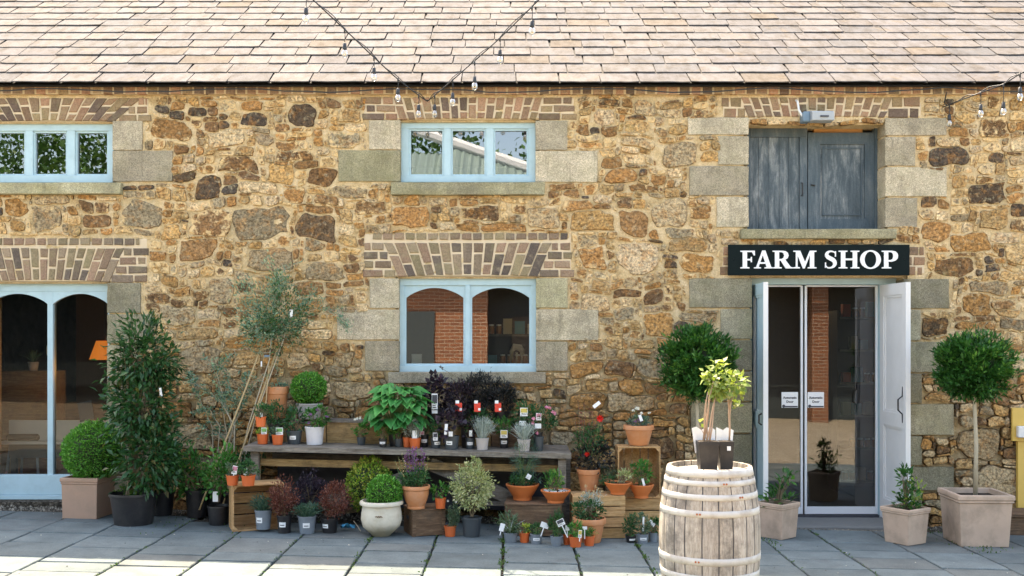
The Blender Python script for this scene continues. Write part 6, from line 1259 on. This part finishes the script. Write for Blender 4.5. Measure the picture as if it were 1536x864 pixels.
# low eucalyptus sprays left of the canes
x,_=W(318,0,9.7); r=thing('eucalyptus','grey-green eucalyptus with loose low sprays left of the leaning canes','plant',(x,-.28,gz(x)+.003)); m=MB(); m.lathe(prof('nursery',.12,.10,.22),24); m.build('pot',M['black'],r,smooth=True,local=True); m=MB(); m.lathe([(.108,.19),(.01,.2)],16,cap0=False); m.build('soil',M['soil'],r,local=True)
for pts,n in (([(322,730),(318,640),(300,600),(285,560)],70),([(322,730),(330,640),(312,610),(288,620)],80),([(322,730),(340,650),(330,590),(318,545)],80),([(322,730),(350,660),(322,648),(300,655)],60),([(322,730),(350,640),(372,590),(366,560)],70),([(322,730),(345,660),(358,610),(340,575)],70),([(322,730),(352,655),(325,560),(330,548),(345,566)],60)): sprig(r,pts,9.72,9.75,n,.032,.5,'euc',rad=.006,start=.45,jit=.018,nbr=4)
# ---------------------------------------------------------------- bay trees and square planters by the door
def bay(label,cx,d,e,ph,planter_args,ztr=None):
    r=planter(label,*planter_args,name='bay_tree',cat='bay tree'); c,rx,rz_=ext(r,*e)
    m=MB(); z0=r['_h']*.9; m.tube([(0,0,z0),(.008,0,z0+(c[2]-z0)*.4),(-.006,.004,z0+(c[2]-z0)*.75),(c[0],0,c[2])],[.020,.017,.015,.011],10)
    m.build('trunk',M['stem_pale'],r,smooth=True,local=True)
    f_bush(r,c,rx*.96,rz_*.97,'bay',L=.050,asp=.42,cover=13,clumps=170,spread=.15,base=(c[0],0,c[2]-rz_*.8),name='crown',upb=.55,shell=.45,cap=9000)
    f_bush(r,(c[0],0,c[2]+rz_*.03),rx*1.02,rz_*1.05,'bay',L=.055,asp=.34,cover=1.2,clumps=60,spread=.10,name='stray_shoots',upb=.9,shell=.93,stems=False)
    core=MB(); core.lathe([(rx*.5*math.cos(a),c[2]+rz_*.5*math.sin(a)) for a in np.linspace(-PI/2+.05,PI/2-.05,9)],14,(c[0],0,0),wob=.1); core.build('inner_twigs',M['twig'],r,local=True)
    return r
bay('clipped bay tree on a pale stem in the large square planter at the far right',0,0,(1400,1526,501,604),0,((1463-768)/1540*9.17,Y(9.17),.245,.455,R(-2),'pale_terra'))
bay('clipped bay tree behind the barrel, left of the shop entrance',0,0,(985,1108,490,605),0,((1046-768)/1540*9.45,Y(9.45),.20,.40,R(10),'pale_terra'))
r=planter('small square terracotta planter with a young laurel on the left of the doorway',(1167-768)/1540*9.22,Y(9.22),.142,.315,R(42),'pale_terra',taper=.80); 
for e,n in (((1142,1196,735,768),26),((1160,1194,704,728),12),((1158,1185,722,745),10)): c,rx,rz_=ext(r,*e); f_bush(r,c,rx,rz_,'bay',L=.085,asp=.40,cover=1.5,clumps=n,base=(0,0,.27),upb=.6,spread=.3)
r=planter('small square terracotta planter with a bushy laurel in front of the open white door leaf',(1358-768)/1540*9.10,Y(9.10),.152,.315,R(32),'pale_terra',taper=.80)
for e,n in (((1340,1386,730,772),34),((1346,1372,698,738),24)): c,rx,rz_=ext(r,*e); f_bush(r,c,rx,rz_,'bay',L=.055,asp=.40,cover=2.2,clumps=n,base=(0,0,.27),upb=.5,spread=.3)
c,rx,rz_=ext(r,1350,1388,715,760); f_bush(r,c,rx,rz_,'yelgreen',L=.04,asp=.4,cover=.35,clumps=9,base=(0,0,.27),upb=.8,stems=False)
# ---------------------------------------------------------------- barrel
def barrel():
    d=6.67; X=(1064-768)/1540*d; Z=gz(X)+.003; H=.912-Z+0; r=thing('wine_barrel','large bleached oak barrel with pale metal hoops standing in front of the shop','barrel',(X,Y(d),Z))
    Rb,Rh=.325,.268
    def rad(t): return Rh+(Rb-Rh)*(1-abs(2*t-1)**2.1)
    n=22; wds=[random.uniform(.8,1.25) for _ in range(n)]; tot=sum(wds); a=-1.9
    m=MB()
    for i in range(n):
        a2=a+2*PI*wds[i]/tot; v=random.uniform(.86,1.10); col=(v,v*random.uniform(.96,1.0),v*random.uniform(.90,1.0),1); ns=5; nz=26; vs=[]; G=.0035/Rb
        for k in range(ns):
            t=k/(ns-1); ang=a+G+(a2-a-2*G)*t; e=-.003 if k in (0,ns-1) else 0
            for j in range(nz): tt=j/(nz-1); rr=rad(tt)+e; vs.append((rr*math.cos(ang),rr*math.sin(ang),tt*H))
        fs=[(k*nz+j,(k+1)*nz+j,(k+1)*nz+j+1,k*nz+j+1) for k in range(ns-1) for j in range(nz-1)]
        # inner lip above the head
        b=len(vs)
        for k in range(ns):
            t=k/(ns-1); ang=a+G+(a2-a-2*G)*t
            for rr,zz in ((Rh-.022,H),(Rh-.024,H-.05)): vs.append((rr*math.cos(ang),rr*math.sin(ang),zz))
        for k in range(ns-1): fs.append((k*nz+nz-1,(k+1)*nz+nz-1,b+2*(k+1),b+2*k)); fs.append((b+2*k,b+2*(k+1),b+2*(k+1)+1,b+2*k+1))
        m.add(vs,fs,0,col); a=a2
    m.build('staves',M['stave'],r,smooth=False,local=True)
    m=MB(); m.lathe([(rad(j/20)-.006,j/20*H) for j in range(21)],40,cap0=True); m.build('inner_gap',M['print'],r,local=True)
    m=MB(); k=7
    for i in range(k):
        x0=-Rh+2*Rh*i/k+.002; x1=-Rh+2*Rh*(i+1)/k-.002; v=random.uniform(.85,1.1); pts=[]; R2=Rh-.02
        ys=[math.sqrt(max(0,R2*R2-x*x)) for x in (x0,(x0+x1)/2,x1)]; xs=(x0,(x0+x1)/2,x1)
        vs=[(x,-y,H-.032) for x,y in zip(xs,ys)]+[(x,y,H-.032) for x,y in list(zip(xs,ys))[::-1]]; m.add(vs,[tuple(range(6))],0,(v,v,v,1))
    m.build('barrel_head',M['stave'],r,local=True)
    def hoop(za,zb,mat='steel',rust=()):
        m=MB(); ta,tb=za/H,zb/H; e=.0022; pr=[(rad(ta)-.002,za),(rad(ta)+e,za+.0005),(rad((ta+tb)/2)+e+.0006,(za+zb)/2),(rad(tb)+e,zb-.0005),(rad(tb)-.002,zb)]; m.lathe(pr,64,cap0=False); h=m.build('hoop',M[mat],r,smooth=True,local=True)
        for an in rust:
            q_=MB(); rr=rad((ta+tb)/2)+e+.002; zc=(za+zb)/2
            for da in (0,.05): q_.lathe([(.007,0),(.006,.003),(.0,.004)],8,cap0=False); 
            q_.v=[( (rr+v[2])*math.cos(an+(0 if i<24 else .06))-v[0]*math.sin(an+(0 if i<24 else .06)), (rr+v[2])*math.sin(an+(0 if i<24 else .06))+v[0]*math.cos(an), zc+v[1]) for i,v in enumerate(q_.v)]
            q_.build('rivet',simple('rust',(.35,.11,.04),.8,.2) if 'rust' not in M else M['rust'],h,local=True)
    s=1540/d
    def zz(py): return CH-(py-HY)/F*(d-.30)-Z
    for a_,b_,ru in ((718.5,706,()),(731,723,(-1.45,)),(752,743,(-1.1,)),(777,767,(-2.0,)),(849,838,(-2.02,)),(874,864,()),(892,884,()),(930,915,())):
        za,zb2=zz(a_),zz(b_)
        if zb2>H-.002: zb2=H-.002
        if za<.01: za=.005
        hoop(za,zb2,'steel',ru)
    return r,X,Z+H
br_,BX,BZ=barrel()
# ivy-like plants on the barrel
def barrelpots():
    zt=BZ-.031
    for k,(a,b,lab,dd) in enumerate(((1046,1076,'left black square pot on the barrel with many pinkish stems and lime leaves',6.60),(1077,1099,'right black square pot on the barrel with two stems and drooping lime leaves',6.66))):
        r=potted('potted_climber',lab,'potted plant',a,b,662,704,mat='black',z=zt,d=dd,square=True,group='square black pots on the barrel',taper=.82)
        h=r['_h']; m=MB()
        tops=[(1062,588),(1066,580),(1070,572),(1075,585),(1078,578),(1060,600)] if k==0 else [(1092,585),(1096,580),(1099,590)]
        for i,(px,py) in enumerate(tops):
            e=Vector(fpt(r,px,py,random.uniform(-.05,.05))); b0=Vector((random.uniform(-.035,.035),random.uniform(-.03,.03),h*.95)); mid=b0.lerp(e,.5)+Vector((random.uniform(-.01,.01),0,0)); m.tube([b0,b0.lerp(mid,.5)+Vector((.004,0,0)),mid,mid.lerp(e,.5)+Vector((-.004,0,0)),e],[.0055,.005,.0048,.004,.003],6)
        m.build('stem',M['stem_pink'],r,smooth=True,local=True)
        ex=((1053,1098,541,592),(1058,1094,560,600)) if k==0 else ((1088,1119,556,596),(1096,1112,586,608))
        for e in ex: c,rx,rz_=ext(r,*e); f_bush(r,c,rx,rz_,'lime',L=.046,asp=.72,cover=2.3,clumps=26,upb=-.3,stems=False,ry=.07)
        if k==0:
            c,rx,rz_=ext(r,1041,1054,628,640); f_bush(r,c,rx,rz_,'lime',L=.045,asp=.7,cover=.8,clumps=3,stems=False,cap=7); m=MB(); m.tube([(0,0,h),fpt(r,1048,636,-.02)],.002,4); m.tube([(0.01,0,h),fpt(r,1066,640,-.02)],.002,4); m.build('side_shoot',M['stem_pink'],r,local=True)
        else:
            c,rx,rz_=ext(r,1094,1110,595,628); f_bush(r,c,rx,rz_,'lime',L=.042,asp=.7,cover=.6,clumps=5,stems=False,cap=9)
            st=MB(); w_=.012; x,z=W(1094,673,dd-.06); l=WL(r); st.box(x-l.x-w_,x-l.x+w_,-r['_r']*1.01-.002,-r['_r']*1.01,z-l.z-.014,z-l.z+.014); st.build('price_sticker',M['paper'],r,local=True)
        # curled paper label standing behind the stems
        lb=MB(); R0=r['_r']*1.03; n=6; vs=[]
        for i in range(n):
            x=-R0*1.0+2*R0*i/(n-1); y=R0*1.0+.006*math.sin(i*1.2); vs+=[(x,y,h*.55),(x*1.15+(-.01 if k==0 else .01),y+.012,h+.075+.012*math.sin(i*2.1+k))]
        lb.add(vs,[(2*i,2*i+2,2*i+3,2*i+1) for i in range(n-1)]); o=lb.build('paper_label',M['paper'],r,local=True); s_=o.modifiers.new('t','SOLIDIFY'); s_.thickness=.001
barrelpots()
# ---------------------------------------------------------------- more seen inside the tall window
t=thing('bar_stool','dark seated stool with pale metal legs inside the tall window at the far left','stool',(-5.05,.75,-.05)); m=MB(); m.box(-.17,.17,-.17,.17,.72,.79,ch=.02); m.build('seat',M['shelf'],t,local=True)
for sx in (-1,1):
    for sy in (-1,1):
        m=MB(); m.tube([(sx*.2,sy*.2,0),(sx*.13,sy*.13,.73)],.013,6); m.build('leg',M['grey_box'],t,local=True)
m=MB(); m.tube([(-.18,-.18,.25),(.18,-.18,.25),(.18,.18,.25),(-.18,.18,.25),(-.18,-.18,.25)],.010,6); m.build('foot_ring',M['grey_box'],t,local=True)
x,z=W(50,556,11.7); t=thing('potted_plant','small grassy house plant in a white pot on the dresser inside the tall window','potted plant',(x,1.7,z)); t['_h']=.1; m=MB(); m.lathe(prof('nursery',.06,.045,.1),20); m.build('pot',M['white_pot'],t,smooth=True,local=True); blades('foliage',(0,0,.09),90,.22,.9,.012,LF['euc'],t,rb=.02)
m=MB(); m.box(-.28,.28,0,.4,0,z+.05-.002); o=m.build('plinth_cupboard',M['ochrewood'],None); o.location=(x,1.5,-.05); tag(o,'pale timber cupboard carrying a house plant inside the tall window','cupboard')
# ---------------------------------------------------------------- right edge
x,z=W(1520,612,9.86); t=thing('yellow_stand','yellow painted board and post with a small white box, cut off at the right edge','stand',(x+.12,-.12,gz(x)))
l=WL(t); m=MB(); x1,z1=W(1520,662,9.86); m.box(x-l.x,x-l.x+.30,-.0,.03,z1-l.z,z-l.z); m.build('board',M['yellow'],t,local=True,bevel=.004)
m=MB(); x2,_=W(1531,0,9.86); m.box(x2-l.x,x2-l.x+.07,.032,.07,0.003,z1-l.z+.2); m.build('post',M['yellow'],t,local=True)
m=MB(); x2,za=W(1530,640,9.8); _,zb2=W(0,657,9.8); m.box(x2-l.x,x2-l.x+.16,-.05,-.001,zb2-l.z,za-l.z,ch=.006); m.build('white_box',M['white'],t,local=True)
x,_=W(1500,0,9.5); m=MB(); m.box(x,x+.9,-.42,-.30,gz(x)-.05,gz(x)+.16,ch=.006); m.box(x-.02,x+.9,-.44,-.10,gz(x)+.162,gz(x)+.20,ch=.006); tag(m.build('timber_step',M['oldwood'],None),'dark rotten timber step at the foot of the wall right of the large planter','timber')
x,_=W(1412,0,9.9); 
# weeds in the joints and at the wall foot
def weeds():
    P=[];D=[]
    for (px,yb,n,s) in ((720,845,70,.05),(719,812,90,.05),(720,828,60,.05),(927,820,70,.06),(936,838,50,.05),(945,858,30,.05),(22,750,30,.03),(75,757,40,.04),(505,812,40,.05),(1160,815,60,.08),(1480,826,90,.12),(1500,815,40,.08),(480,835,26,.04),(610,846,20,.03),(833,836,20,.03),(1290,776,26,.10),(250,790,40,.2),(1395,800,50,.10),(1420,812,30,.08),(345,800,30,.2)):
        d=GD(px,yb); X=(px-768)/1540*d
        if yb>806 and s<.07: X=min(jx,key=lambda q_:abs(q_-X)); s=.02
        for _ in range(int(n*.55)): x=X+random.gauss(0,s*.7); y=Y(d)+random.gauss(0,max(s,.04)*.9); P.append((x,y,gz(x)+random.uniform(0,.016))); D.append((random.gauss(0,.6),random.gauss(0,.6),1))
    for _ in range(600):      # moss along the slab joints
        k=random.choice([-2,-1,0,1,2,3,4,-4,-3,5,6]); x=jx[(k+11)%len(jx)]+random.gauss(0,.009); y=-random.uniform(.4,2.9); P.append((x,y,gz(x)-.006+random.uniform(0,.008))); D.append((random.gauss(0,1),random.gauss(0,1),.6))
    o=leafmesh('weeds',np.array(P),np.array(D),.022,.010,LF['moss'],None); tag(o,'small weeds and moss sprouting from paving joints and the wall foot','weeds',kind='stuff')
weeds()
for o in bpy.data.objects:
    for k in list(o.keys()):
        if k.startswith('_'): del o[k]
sc.render.engine='CYCLES'
try: sc.cycles.transparent_max_bounces=16; sc.cycles.max_bounces=8
except Exception: pass
